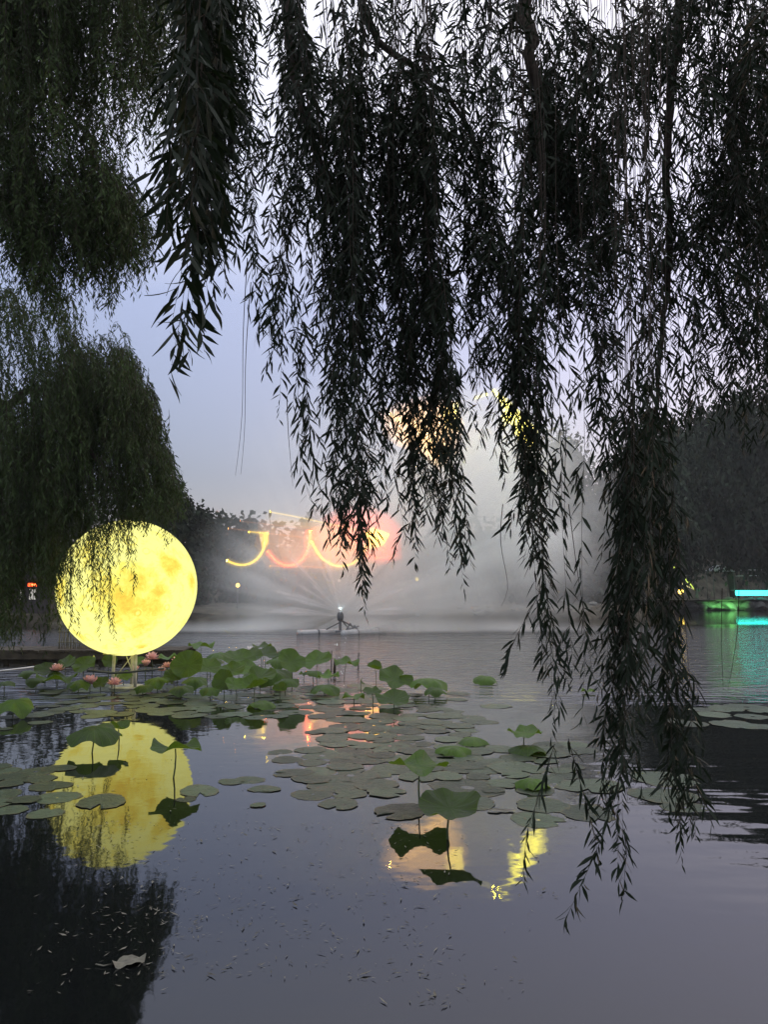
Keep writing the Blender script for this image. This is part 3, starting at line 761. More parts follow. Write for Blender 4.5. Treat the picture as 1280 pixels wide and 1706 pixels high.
def spray():
    """the nozzle's fan of fine jets"""
    mb = MB(); r = random.Random(3)
    for i in range(40):
        a = math.radians(r.uniform(16, 164)); L = r.uniform(2.2, 5.2) * (0.6 + .4 * math.sin(a))
        if i < 8: a = math.radians(r.choice([r.uniform(3, 14), r.uniform(166, 177)])); L = r.uniform(2.0, 4.0)
        dy = r.uniform(-.15, .15)
        d = Vector((math.cos(a), dy, math.sin(a)))
        o = Vector((fx, FD, 1.05 if i >= 8 else .85))
        pts = [o + d * L * t + Vector((0, 0, -.055 * (L * t) ** 2 * .5)) for t in (0.02, .3, .6, .85, 1.0)]
        pts = [Vector((q.x, q.y, max(q.z, .06))) for q in pts]
        mb.tube(pts, [.02, .04, .07, .09, .02], 6)
    m = bpy.data.materials.new('water spray'); m.use_nodes = True
    n, l = m.node_tree.nodes, m.node_tree.links; n.remove(n['Principled BSDF'])
    pv = n.new('ShaderNodeVolumePrincipled'); pv.inputs['Color'].default_value = (.97, .98, .98, 1); pv.inputs['Density'].default_value = 3.2
    l.new(pv.outputs[0], n['Material Output'].inputs['Volume'])
    o = mb.build('water_spray', m)
    tag(o, 'fan of fine water jets thrown up by the floating fountain', 'spray', kind='stuff')
spray()

fl_ = bpy.data.objects.new('fountain_light', bpy.data.lights.new('fountain_light', 'POINT')); COL.objects.link(fl_)   # the lamp in the nozzle that whitens the jets
fl_.location = (fx, FD, 1.25); fl_.data.energy = 4; fl_.data.color = (.80, .97, 1.0); fl_.data.shadow_soft_size = .02
LD = 39.4
YEL, ORA, RED = (1.0, .82, .10), (1.0, .42, .10), (1.0, .10, .04)
GV = {}
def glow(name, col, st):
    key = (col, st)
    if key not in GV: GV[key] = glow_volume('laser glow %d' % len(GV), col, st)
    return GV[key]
def arc(pts, n=14): return [Vector(q) for q in smooth_path([P(x, y, LD) for x, y in pts], n)]
sheet_n = [0]
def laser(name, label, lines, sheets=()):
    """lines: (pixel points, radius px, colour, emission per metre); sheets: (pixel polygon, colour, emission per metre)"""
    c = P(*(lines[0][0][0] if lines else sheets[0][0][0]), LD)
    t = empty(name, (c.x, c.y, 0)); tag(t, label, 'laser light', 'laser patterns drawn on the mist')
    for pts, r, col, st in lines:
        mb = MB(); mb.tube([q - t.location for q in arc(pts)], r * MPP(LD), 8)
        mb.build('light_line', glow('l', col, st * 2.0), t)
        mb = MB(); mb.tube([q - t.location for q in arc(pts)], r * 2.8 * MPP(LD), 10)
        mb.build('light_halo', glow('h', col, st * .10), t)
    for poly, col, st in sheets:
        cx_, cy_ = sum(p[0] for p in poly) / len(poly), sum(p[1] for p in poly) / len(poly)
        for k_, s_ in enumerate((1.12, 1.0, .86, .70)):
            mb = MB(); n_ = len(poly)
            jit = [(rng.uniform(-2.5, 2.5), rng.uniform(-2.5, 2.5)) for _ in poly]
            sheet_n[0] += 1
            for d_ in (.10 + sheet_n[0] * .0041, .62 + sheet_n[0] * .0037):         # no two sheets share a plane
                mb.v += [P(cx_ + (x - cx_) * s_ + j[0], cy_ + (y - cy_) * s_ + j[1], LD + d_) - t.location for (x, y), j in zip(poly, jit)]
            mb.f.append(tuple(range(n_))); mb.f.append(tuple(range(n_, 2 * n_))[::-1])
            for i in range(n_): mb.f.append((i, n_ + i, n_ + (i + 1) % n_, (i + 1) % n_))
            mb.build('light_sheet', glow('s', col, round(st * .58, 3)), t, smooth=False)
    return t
YEL, ORA, RED = (1.0, .68, .04), (1.0, .34, .05), (1.0, .09, .01)
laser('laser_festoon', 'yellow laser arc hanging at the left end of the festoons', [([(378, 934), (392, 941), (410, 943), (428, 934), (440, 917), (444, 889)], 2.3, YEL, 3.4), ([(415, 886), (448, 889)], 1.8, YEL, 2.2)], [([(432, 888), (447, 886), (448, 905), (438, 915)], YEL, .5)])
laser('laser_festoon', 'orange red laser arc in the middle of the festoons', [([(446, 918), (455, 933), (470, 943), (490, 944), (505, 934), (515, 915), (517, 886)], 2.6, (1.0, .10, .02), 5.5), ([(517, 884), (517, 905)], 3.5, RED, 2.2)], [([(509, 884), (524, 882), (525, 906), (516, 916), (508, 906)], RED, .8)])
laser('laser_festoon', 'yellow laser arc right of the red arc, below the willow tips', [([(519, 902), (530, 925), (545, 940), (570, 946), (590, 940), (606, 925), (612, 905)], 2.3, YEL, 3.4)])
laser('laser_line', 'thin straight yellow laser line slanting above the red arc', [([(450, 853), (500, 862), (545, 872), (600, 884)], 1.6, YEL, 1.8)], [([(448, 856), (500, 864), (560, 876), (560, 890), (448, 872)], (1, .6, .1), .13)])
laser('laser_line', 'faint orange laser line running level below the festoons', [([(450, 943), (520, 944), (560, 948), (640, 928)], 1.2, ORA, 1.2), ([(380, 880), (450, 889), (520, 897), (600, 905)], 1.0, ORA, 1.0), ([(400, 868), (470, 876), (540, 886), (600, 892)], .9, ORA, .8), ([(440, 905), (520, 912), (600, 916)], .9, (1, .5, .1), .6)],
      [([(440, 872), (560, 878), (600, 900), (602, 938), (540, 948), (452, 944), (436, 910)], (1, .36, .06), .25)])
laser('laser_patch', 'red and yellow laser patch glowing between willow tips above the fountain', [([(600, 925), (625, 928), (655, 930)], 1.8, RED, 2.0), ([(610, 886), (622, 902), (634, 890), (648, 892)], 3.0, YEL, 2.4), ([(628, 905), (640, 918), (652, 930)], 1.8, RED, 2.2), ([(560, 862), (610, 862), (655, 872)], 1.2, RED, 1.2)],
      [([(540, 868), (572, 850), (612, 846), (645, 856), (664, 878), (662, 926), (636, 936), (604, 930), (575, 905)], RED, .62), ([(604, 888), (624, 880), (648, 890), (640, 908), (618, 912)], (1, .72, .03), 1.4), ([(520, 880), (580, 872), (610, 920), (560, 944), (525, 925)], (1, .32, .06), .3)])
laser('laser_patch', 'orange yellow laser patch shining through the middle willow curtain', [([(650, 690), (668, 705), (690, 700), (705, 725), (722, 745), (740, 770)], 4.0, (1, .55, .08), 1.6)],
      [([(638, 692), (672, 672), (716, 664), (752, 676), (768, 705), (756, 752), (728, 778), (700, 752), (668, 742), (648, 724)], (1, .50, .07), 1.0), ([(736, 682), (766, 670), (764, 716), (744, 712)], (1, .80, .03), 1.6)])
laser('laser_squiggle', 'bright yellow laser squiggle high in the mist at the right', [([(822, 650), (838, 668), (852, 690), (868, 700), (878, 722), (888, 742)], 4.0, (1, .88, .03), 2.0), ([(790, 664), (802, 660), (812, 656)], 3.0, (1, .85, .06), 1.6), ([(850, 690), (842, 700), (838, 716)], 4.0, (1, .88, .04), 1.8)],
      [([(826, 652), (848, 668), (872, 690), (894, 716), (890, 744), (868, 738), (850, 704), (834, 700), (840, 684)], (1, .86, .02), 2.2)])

# ------------------------------------------------------------------ floating fountain
fo = empty('floating_fountain', (fx, FD, 0))
tag(fo, 'floating fountain with egg shaped nozzle on grey pipe pontoons', 'fountain')
fl = lambda px, py, D=FD: P(px, py, D) - fo.location
def water_at(px, D, z=.06): return Vector((P(px, 1050, D).x, D, z)) - fo.location
def pontoon(a, b, r):
    p = MB().tube([a, a.lerp(b, .5), b], r, 16).build('pontoon', M_PIPE, fo)
    d = (b - a).normalized()
    for q in (a, b): MB().tube([q - d * .03, q + d * .03], r * 1.04, 16).build('end_cap', M_PIPE, p)
    for t in (.28, .8): MB().tube([a.lerp(b, t) - d * .05, a.lerp(b, t) + d * .05], r * 1.12, 16).build('band', M_DARKMETAL, p)
pontoon(water_at(498, 38.0), water_at(602, 41), .15)
pontoon(water_at(573, 37.6), water_at(640, 41.5), .17)
pontoon(water_at(636, 42), water_at(697, 44), .24)
MB().tube([water_at(560, 38.4, .12), water_at(600, 40.6, .12)], .05, 8).build('cross_bar', M_DARKMETAL, fo)
MB().lathe((0, 0, .62), [(.10, 0), (.15, .06), (.17, .2), (.16, .34), (.11, .44), (.04, .48)], 20).build('nozzle', M_DARKMETAL, fo)
MB().tube([(0, 0, .12), (0, 0, .64)], .07, 10).build('riser_pipe', M_DARKMETAL, fo)
for a, b in [((0.12, 0, .62), (1.0, .2, .15)), ((.3, 0, .15), (.5, .1, .5)), ((.5, .1, .5), (.7, .1, .15)), ((.7, .1, .4), (.95, .1, .15)), ((.1, 0, .62), (-.8, .2, .15)), ((.1, .3, .6), (.4, 1.2, .15)), ((.3, .1, .15), (.95, .2, .35))]:
    MB().tube([a, b], .035, 8).build('strut', M_DARKMETAL, fo)

# ------------------------------------------------------------------ dock and lights on the left shore
dk = empty('low_dock', (-9, 22.4, 0))
tag(dk, 'low dark wooden dock behind the moon lantern', 'dock')
x0, x1 = P(-60, 1090, 22).x, P(303, 1090, 22).x
mb_len = x1 - x0; npl = 42
for i in range(npl):
    w_ = mb_len / npl
    MB().box((x0 + (i + .5) * w_ + 9, .5 + rng.uniform(-.03, .03), .40 + rng.uniform(-.008, .008)), (w_ * .94, 1.6, .06)).build('plank', M_DARKWOOD, dk, smooth=False)
for y in (-.22, 1.2): MB().box(((x0 + x1) / 2 + 9, y, .27), (mb_len, .12, .2)).build('beam', M_DARKWOOD, dk, smooth=False)
for i in range(9):
    MB().tube([(x0 + (i + .5) * mb_len / 9 + 9, -.05, -.5), (x0 + (i + .5) * mb_len / 9 + 9, -.05, .42)], .09, 10).build('post', M_DARKWOOD, dk)
MB().box(((x0 + x1) / 2 + 9, -.05, .1), (mb_len, .05, .16)).build('fascia_board', M_DARKWOOD, dk, smooth=False)
# reed screen on the dock, left of the moon
rs_ = empty('reed_screen', (P(135, 1080, 22.6).x, 22.7, .42))
tag(rs_, 'upright pale reed screen standing on the dock beside the moon', 'screen')
M_REED = principled('dry reed', (.17, .155, .085), .85, .1, var=.4, vscale=5)
for i in range(34):
    x = (i - 17) * .042 + rng.uniform(-.01, .01); h = rng.uniform(.55, .95)
    MB().tube([(x, 0, 0), (x + rng.uniform(-.02, .02), rng.uniform(-.02, .02), h * .5), (x + rng.uniform(-.04, .04), 0, h)], [.011, .01, .004], 5).build('reed', M_REED, rs_)
for z in (.2, .5): MB().tube([(-.75, -.02, z), (.72, -.02, z)], .012, 6).build('binding', M_REED, rs_)
# mooring pole and hose
po = MB().tube([W(-30, 1128) + Vector((0, 0, .10)), W(40, 1122) + Vector((0, 0, .14)), W(92, 1116) + Vector((0, 0, .16))], .018, 8).build('mooring_pole', principled('pale pole', (.6, .6, .62), .5), None)
tag(po, 'thin pale pole lying level at the left edge among lotus', 'pole')
ho = MB().tube([Vector((P(x, y, 15.6).x, 15.6 + (x - 200) * .002, P(x, y, 15.6).z)) for x, y in ((148, 1116), (170, 1119), (190, 1121), (215, 1120), (245, 1117), (270, 1115))], .022, 8).build('float_hose', principled('dark hose', (.05, .055, .04), .6), None)
tag(ho, 'dark hose strung level across the lotus in front of the lantern legs', 'hose')

# kiosk with a red sign, seen through the willow at the left edge
kD = 46.0; kk = P(50, 1010, kD)
ki = empty('kiosk', (kk.x, kD, .8)); tag(ki, 'tiny distant kiosk with a glowing red sign at the left edge', 'kiosk')
M_KWALL = principled('kiosk wall', (.035, .03, .028), .9)
M_KWIN = emission('kiosk window', (.75, .72, .66), .55); M_KRED = emission('red sign', (1.0, .09, .02), 2.6); M_KAMB = emission('amber sign letters', (1.0, .45, .12), 2.2)
MB().box((0, .8, 1.0), (2.4, 1.4, 2.0)).build('wall', M_KWALL, ki, smooth=False)
MB().box((0, .6, 2.15), (3.0, 2.2, .22)).build('roof', M_KWALL, ki, smooth=False)
MB().box((.03, .06, 1.72), (.5, .08, .2)).build('sign', M_KRED, ki, smooth=False)
MB().box((.08, .01, 1.72), (.32, .04, .08)).build('sign_lettering', M_KAMB, ki, smooth=False)
for x, w_ in ((-.02, .22), (.2, .1), (-.65, .08)): MB().box((x, .08, 1.15), (w_, .05, .62)).build('window', M_KWIN, ki, smooth=False)
# shore lamps
def shore_lamp(px, py, D, r, col, st, label, h):
    p = P(px, py, D); t = empty('shore_lamp', (p.x, D, p.z - h)); tag(t, label, 'lamp', 'small lamps on the far shore')
    MB().tube([(0, 0, 0), (0, 0, h - r)], .05, 8).build('lamp_post', M_DARKMETAL, t)
    MB().lathe((0, 0, h - r), [(r * .4, 0), (r * .95, r * .5), (r, r), (r * .8, r * 1.6), (r * .3, r * 2)], 14).build('lamp_globe', emission('lamp ' + label[:12], col, st), t)
shore_lamp(396, 975, 53.2, .14, (1.0, .62, .10), 4.5, 'small amber lamp on the far shore below the left yellow arc', 1.6)
shore_lamp(565, 967, 53.6, .08, (1.0, .75, .5), 2.5, 'faint tiny lamp on the far shore right above the fountain nozzle', 1.8)
shore_lamp(695, 965, 54.2, .12, (1.0, .75, .12), 4.0, 'small amber lamp between the willow tips right of the fountain', 1.8)
shore_lamp(1135, 985, 89, .30, (1.0, .66, .10), 7.0, 'warm lamp on the right bank beside the laser beam', 1.6)

# ------------------------------------------------------------------ right bank: laser projector, lamp bar, rocks
RD = 89.0
pj = P(1159, 983, 88)
lp = empty('laser_projector', (pj.x, 88, .8)); tag(lp, 'projector on the right bank sending a thin yellow beam up into mist', 'projector')
MB().box((.2, 0, pj.z - .8), (.5, .5, .3)).build('housing', M_DARKMETAL, lp, smooth=False, bevel=.03)
for s in (-.15, .2, .5): MB().tube([(.2, 0, pj.z - .95), (s, s * .3, 0)], .04, 8).build('leg', M_DARKMETAL, lp)
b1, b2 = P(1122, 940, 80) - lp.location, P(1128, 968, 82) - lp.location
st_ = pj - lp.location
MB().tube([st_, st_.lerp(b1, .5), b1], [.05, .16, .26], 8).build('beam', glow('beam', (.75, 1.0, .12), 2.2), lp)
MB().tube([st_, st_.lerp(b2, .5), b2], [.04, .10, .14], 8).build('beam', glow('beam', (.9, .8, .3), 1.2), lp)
lb = P(1228, 988, RD); le = P(1300, 989, RD)
bar = empty('lamp_bar', (lb.x, RD, .8)); tag(bar, 'long glowing cyan tube light above the rocks at the right edge', 'light')
M_CY = emission('cyan tube', (.04, 1.0, .80), 5.0)
zz = lb.z - .8
MB().tube([(.0, 0, zz), (1.9, 0, zz)], .30, 12).build('tube', M_CY, bar)
MB().tube([(2.1, 0, zz), (5.4, 0, zz)], .30, 12).build('tube', M_CY, bar)
MB().box((2.6, .35, zz + .32), (6.0, .5, .12)).build('cover', M_DARKMETAL, bar, smooth=False)
for x in (.1, 2.0, 4.6): MB().tube([(x, .3, 0), (x, .3, zz + .3)], .05, 8).build('post', M_DARKMETAL, bar)
# low tent roof and rail behind
tr_ = P(1205, 946, 93); te = empty('tent', (tr_.x, 93, .8)); tag(te, 'small grey tent roof under the dark willow at the right', 'tent')
mb = MB(); h_ = tr_.z - .8
mb.v += [Vector(q) for q in ((-1.7, -1, h_ - .35), (1.1, -1, h_ - .5), (1.1, 1.2, h_ - .5), (-1.7, 1.2, h_ - .35), (-1.0, -.2, h_ + .35), (.4, -.2, h_ + .3))]
mb.f += [(0, 1, 5, 4), (1, 2, 5), (2, 3, 4, 5), (3, 0, 4), (3, 2, 1, 0)]
mb.build('canopy', principled('tent cloth', (.35, .36, .40), .8), te, smooth=False)
for x, y in ((-1.55, -.85), (.95, -.85), (.95, 1.05), (-1.55, 1.05)): MB().tube([(x, y, 0), (x, y, h_ - .42)], .04, 8).build('pole', M_DARKMETAL, te)
ra = empty('handrail', (P(1250, 945, 93).x, 93.6, .8)); tag(ra, 'thin handrail running right from the tent', 'rail')
for z in (h_ - .3, h_ - 1.0): MB().tube([(-2.0, 0, z), (0, 0, z + .05), (5, 0, z + .1)], .045, 6).build('bar', principled('rail metal', (.4, .42, .42), .5), ra)
for x in (-1.8, 0, 1.8, 3.6): MB().tube([(x, 0, 0), (x, 0, h_ - .25)], .045, 6).build('post', M_DARKMETAL, ra)
# green spotlight on the rocks
sl = bpy.data.objects.new('rock_light', bpy.data.lights.new('rock_light', 'SPOT')); COL.objects.link(sl)
gp = P(1212, 990, 86)
sl.location = (gp.x, 84.5, 1.0); sl.data.energy = 900; sl.data.color = (.25, 1.0, .25); sl.data.spot_size = math.radians(95); sl.data.shadow_soft_size = .2
sl.rotation_euler = (Vector((gp.x, 84.5, 1.0)) - Vector((gp.x + .2, 89, .6))).to_track_quat('Z', 'Y').to_euler()
def rock_mesh(seed):
    bm = bmesh.new(); bmesh.ops.create_icosphere(bm, subdivisions=2, radius=1)
    r = random.Random(seed)
    ax = [Vector((r.gauss(0, 1), r.gauss(0, 1), r.gauss(0, 1))).normalized() for _ in range(7)]; cut = [r.uniform(.55, .9) for _ in ax]
    for v in bm.verts:
        for a, c in zip(ax, cut):
            d = v.co.dot(a)
            if d > c: v.co -= a * (d - c) * .9
        v.co *= 1 + r.uniform(-.06, .06); v.co.z *= .7
    me = bpy.data.meshes.new('rock'); bm.to_mesh(me); bm.free(); me.materials.append(M_ROCK)
    return me
ROCKS = [rock_mesh(i) for i in range(6)]
def rock(px, py, D, r, label, group):
    p = W(px, py) if D is None else P(px, py, D)
    o = link('rock', rng.choice(ROCKS), None, None, (p.x, p.y, max(r * .25, p.z if D else r * .25)))
    o.rotation_euler = (rng.uniform(-.3, .3), rng.uniform(-.3, .3), rng.uniform(0, 6)); o.scale = (r * rng.uniform(.9, 1.4), r * rng.uniform(.8, 1.1), r * rng.uniform(.7, 1))
    tag(o, label, 'rock', group)
for i, px in enumerate(range(1150, 1290, 11)):
    rock(px + rng.uniform(-3, 3), 1010, 87.6 + rng.uniform(-.4, .4), rng.uniform(.55, .95), 'grey shore rock at the right waterline, %s' % ('left of the green lit rock' if px < 1205 else 'under the cyan tube' if px > 1230 else 'below the green lit rock'), 'rocks at the right waterline')
for px, py, r, lab in [(1212, 1001, .85, 'rock lit bright green just left of the cyan tube'), (1226, 1003, .8, 'darker rock right beside the bright green lit rock'), (1252, 1004, .9, 'rock in shade under the middle of the cyan tube'), (1275, 1004, .9, 'large rock under the cyan tube at the right edge')]:
    rock(px, py, 88.5, r, lab, 'rocks below the cyan tube')
for i in range(22):
    px = rng.uniform(560, 1010); D = 54.2 + max(0, (px - 800) * .012) + rng.uniform(0, 3)
    p = P(px, 1000, D)
    o = link('rock', rng.choice(ROCKS), None, None, (p.x, D, rng.uniform(.1, 1.1) + (.3 if D > 56 else 0)))
    r = rng.uniform(.18, .42); o.scale = (r * 1.3, r, r * .8); o.rotation_euler = (0, 0, rng.uniform(0, 6))
    tag(o, 'pale rock on the misty far shore behind the fountain', 'rock', 'rocks on the misty far shore')

# ------------------------------------------------------------------ lotus leaves and lily pads
def leaf_material(name, top, back, rough, trans, tcol, vein, nscale=5, vlo=.75, vhi=1.25, edge=False):
    m = bpy.data.materials.new(name); m.use_nodes = True
    n, l = m.node_tree.nodes, m.node_tree.links
    b = n['Principled BSDF']; b.inputs['Roughness'].default_value = rough; b.inputs['Specular IOR Level'].default_value = .16 if edge else .28
    tc = n.new('ShaderNodeTexCoord'); sep = n.new('ShaderNodeSeparateXYZ'); l.new(tc.outputs['Object'], sep.inputs[0])
    at = n.new('ShaderNodeMath'); at.operation = 'ARCTAN2'; l.new(sep.outputs['Y'], at.inputs[0]); l.new(sep.outputs['X'], at.inputs[1])
    ml = n.new('ShaderNodeMath'); ml.operation = 'MULTIPLY'; ml.inputs[1].default_value = 20 / 2; l.new(at.outputs[0], ml.inputs[0])
    sn = n.new('ShaderNodeMath'); sn.operation = 'SINE'; l.new(ml.outputs[0], sn.inputs[0])
    ab = n.new('ShaderNodeMath'); ab.operation = 'ABSOLUTE'; l.new(sn.outputs[0], ab.inputs[0])
    pw = n.new('ShaderNodeMapRange'); l.new(ab.outputs[0], pw.inputs[0]); pw.inputs[1].default_value = 0; pw.inputs[2].default_value = .22; pw.inputs[3].default_value = 1; pw.inputs[4].default_value = 0
    nz = n.new('ShaderNodeTexNoise'); nz.inputs['Scale'].default_value = nscale; nz.inputs['Detail'].default_value = 9; nz.inputs['Roughness'].default_value = .65
    inf = n.new('ShaderNodeObjectInfo'); va = n.new('ShaderNodeVectorMath'); va.operation = 'ADD'
    l.new(tc.outputs['Object'], va.inputs[0]); l.new(inf.outputs['Location'], va.inputs[1]); l.new(va.outputs[0], nz.inputs['Vector'])
    rp = n.new('ShaderNodeValToRGB'); rp.color_ramp.elements[0].position = .3; rp.color_ramp.elements[1].position = .72
    rp.color_ramp.elements[0].color = (*[c * .55 for c in top], 1); rp.color_ramp.elements[1].color = (*[c * 1.4 for c in top], 1)
    l.new(nz.outputs['Fac'], rp.inputs[0])
    hs = n.new('ShaderNodeHueSaturation'); mr = n.new('ShaderNodeMapRange'); l.new(inf.outputs['Random'], mr.inputs[0]); mr.inputs[3].default_value = vlo; mr.inputs[4].default_value = vhi
    l.new(mr.outputs[0], hs.inputs['Value']); l.new(rp.outputs[0], hs.inputs['Color'])
    mxv = n.new('ShaderNodeMix'); mxv.data_type = 'RGBA'; mxv.inputs[7].default_value = (*[c * 1.9 for c in top], 1)
    vf = n.new('ShaderNodeMath'); vf.operation = 'MULTIPLY'; vf.inputs[1].default_value = vein; l.new(pw.outputs[0], vf.inputs[0])
    l.new(vf.outputs[0], mxv.inputs[0]); l.new(hs.outputs[0], mxv.inputs[6])
    csrc = mxv.outputs[2]
    if edge:                                                  # browned, nibbled rims and rot spots
        cx_ = n.new('ShaderNodeCombineXYZ'); l.new(sep.outputs['X'], cx_.inputs[0]); l.new(sep.outputs['Y'], cx_.inputs[1])
        le_ = n.new('ShaderNodeVectorMath'); le_.operation = 'LENGTH'; l.new(cx_.outputs[0], le_.inputs[0])
        ea = n.new('ShaderNodeMath'); ea.operation = 'MULTIPLY_ADD'; l.new(nz.outputs['Fac'], ea.inputs[0]); ea.inputs[1].default_value = 1.1; l.new(le_.outputs['Value'], ea.inputs[2])
        em = n.new('ShaderNodeMapRange'); l.new(ea.outputs[0], em.inputs[0]); em.inputs[1].default_value = 1.42; em.inputs[2].default_value = 1.62; em.inputs[3].default_value = 0; em.inputs[4].default_value = .75
        me_ = n.new('ShaderNodeMix'); me_.data_type = 'RGBA'; me_.inputs[7].default_value = (.085, .070, .032, 1)
        l.new(em.outputs[0], me_.inputs[0]); l.new(csrc, me_.inputs[6]); csrc = me_.outputs[2]
    geo = n.new('ShaderNodeNewGeometry'); mxb = n.new('ShaderNodeMix'); mxb.data_type = 'RGBA'; mxb.inputs[7].default_value = (*back, 1)
    l.new(geo.outputs['Backfacing'], mxb.inputs[0]); l.new(csrc, mxb.inputs[6]); l.new(mxb.outputs[2], b.inputs['Base Color'])
    bp = n.new('ShaderNodeBump'); bp.inputs['Strength'].default_value = .7; bp.inputs['Distance'].default_value = .012
    sm = n.new('ShaderNodeMath'); sm.operation = 'MULTIPLY_ADD'; l.new(nz.outputs['Fac'], sm.inputs[0]); sm.inputs[1].default_value = 3.0; l.new(pw.outputs[0], sm.inputs[2])
    l.new(sm.outputs[0], bp.inputs['Height']); l.new(bp.outputs[0], b.inputs['Normal'])
    rr_ = n.new('ShaderNodeMapRange'); l.new(nz.outputs['Fac'], rr_.inputs[0]); rr_.inputs[1].default_value = .3; rr_.inputs[2].default_value = .7; rr_.inputs[3].default_value = rough * .75; rr_.inputs[4].default_value = rough * 1.3; l.new(rr_.outputs[0], b.inputs['Roughness'])
    t = n.new('ShaderNodeBsdfTranslucent'); t.inputs[0].default_value = (*tcol, 1)
    mx = n.new('ShaderNodeMixShader'); mx.inputs[0].default_value = trans
    l.new(b.outputs[0], mx.inputs[1]); l.new(t.outputs[0], mx.inputs[2]); l.new(mx.outputs[0], n['Material Output'].inputs['Surface'])
    return m
M_LOTUS = leaf_material('lotus leaf', (.050, .102, .008), (.075, .115, .022), .5, .28, (.14, .24, .010), .7, 6, .42, 1.35)
M_PAD = leaf_material('floating pad', (.048, .068, .038), (.04, .055, .03), .34, .03, (.05, .08, .03), .8, 2.6, .5, 1.5, True)

def blade_mesh(R, seed, cup=.12, wave=.10, notch=0.0, droop=0.0, fold=0.0, rings=6, seg=40, ragged=0.0):
    """a round lotus blade, funnel at the centre, wavy rim; droop bends the rim down, fold closes it along one axis"""
    r = random.Random(seed); v, f = [], []
    k1, k2 = r.choice([3, 4, 5]), r.choice([5, 6, 7]); p1, p2, p3 = (r.uniform(0, 6) for _ in range(3))
    a0 = r.uniform(0, 6)
    rag = [r.gauss(0, ragged) if ragged else 0 for _ in range(seg)]
    if ragged and r.random() < .5:
        q = r.randrange(seg)
        for j in range(r.randint(2, 4)): rag[(q + j) % seg] -= r.uniform(.08, .2)
    crin = 0 if ragged else .030
    v.append((0, 0, -.02 * R))
    for i in range(1, rings + 1):
        t = i / rings
        for s in range(seg):
            a = 2 * PI * s / seg
            rr = R * t * (1 + .05 * math.sin(3 * a + p3) * t + .025 * math.sin(7 * a + p1) * t + rag[s] * t ** 4)
            dn = abs((a - a0 + PI) % (2 * PI) - PI)
            if notch > 0 and dn < notch: rr *= 1 - .8 * (1 - dn / notch) * t
            z = R * (cup * t * t + wave * t ** 2.5 * (math.sin(k1 * a + p1) + .5 * math.sin(k2 * a + p2)) - droop * t ** 3 * (0.6 + .6 * math.sin(a + p2) ** 2))
            z += R * crin * t * math.sin(10 * a + p1) + (r.gauss(0, .008) * R * t if crin else 0)
            x, y = rr * math.cos(a), rr * math.sin(a)
            if fold: z += fold * R * (abs(y) / R) ** 1.4; y *= 1 - .35 * fold * t
            v.append((x, y, z))
    for s in range(seg): f.append((0, 1 + s, 1 + (s + 1) % seg))
    for i in range(rings - 1):
        b0, b1 = 1 + i * seg, 1 + (i + 1) * seg
        for s in range(seg):
            s2 = (s + 1) % seg; f.append((b0 + s, b1 + s, b1 + s2, b0 + s2))
    me = bpy.data.meshes.new('blade'); me.from_pydata(v, [], f); me.update()
    me.polygons.foreach_set('use_smooth', [True] * len(me.polygons))
    return me
LG = 'lotus leaves standing above the water'
def lotus(cx, cy, w, h, base_y, label, seed=0, style='cup', az=None, dx=0, D=None):
    """standing leaf: photo centre, width and height, waterline y below it"""
    g = W(cx + dx, base_y)
    D = D or g.y
    c = P(cx, cy, D); R = w * MPP(D) / 2 * 1.02
    kw = dict(cup=dict(cup=.18, wave=.10), wavy=dict(cup=.10, wave=.19), umb=dict(cup=-.05, wave=.13, droop=.4), face=dict(cup=.16, wave=.09), fold=dict(cup=.1, wave=.07, fold=.6), notch=dict(cup=.14, wave=.09, notch=.35))[style]
    t = empty('lotus_leaf', (g.x, g.y, 0)); tag(t, label, 'lotus leaf', LG)
    me = blade_mesh(R, seed + int(cx * 7 + cy), **kw); me.materials.append(M_LOTUS)
    b = bpy.data.objects.new('blade', me); COL.objects.link(b); b.parent = t
    c.y = D; b.location = c - t.location
    view = math.asin(max(-.9, min(.9, (CAM_H - c.z) / D)))
    need = math.asin(min(.97, h / w)) if style in ('cup', 'face', 'notch', 'fold') else math.asin(min(.97, h / w * .55))
    tilt = need - view                                       # lean of the blade's normal towards the viewer
    a = rng.uniform(-.5, .5) if az is None else az
    b.rotation_mode = 'QUATERNION'
    ax = Vector((math.cos(a), math.sin(a), 0))
    b.rotation_quaternion = Matrix.Rotation(tilt, 3, ax).to_quaternion() @ Euler((0, 0, rng.uniform(0, 6.28))).to_quaternion()
    s_ = MB(); e = b.location + Vector((0, 0, -.01)); kx = rng.uniform(-.04, .04)
    s_.tube([Vector((0, 0, -.25)), e * .35 + Vector((kx, 0, 0)), e * .75 + Vector((kx * .6, 0, 0)), e], [.010, .009, .008, .007], 7)
    s_.build('stem', M_STEM, t)
    return t
L_ = lotus
# group beside the moon's right edge and along the back of the raft
L_(335, 1076, 42, 9, 1104, 'flat lotus leaf highest at the back, just right of the moon', 1, 'wavy')
L_(365, 1088, 48, 14, 1112, 'lotus leaf behind the raft below the flat highest one', 2, 'umb')
L_(437, 1077, 32, 7, 1104, 'small flat lotus leaf at the back beside the white flower', 3, 'wavy')
L_(441, 1090, 48, 16, 1120, 'rounded lotus leaf just below the white lotus flower', 4, 'cup')
L_(398, 1098, 52, 24, 1128, 'broad bright lotus leaf in the middle of the back cluster', 5, 'cup')
L_(312, 1108, 52, 44, 1150, 'large bright lotus leaf leaning up against the moon glow', 6, 'face')
L_(346, 1112, 44, 24, 1146, 'lotus leaf just right of the large bright leaf by the moon', 7, 'cup')
L_(485, 1102, 46, 36, 1150, 'dark upright lotus leaf facing out, left of the two dark posts', 8, 'face')
L_(528, 1101, 50, 27, 1130, 'wide dark lotus leaf directly left of the short dark post', 9, 'face')
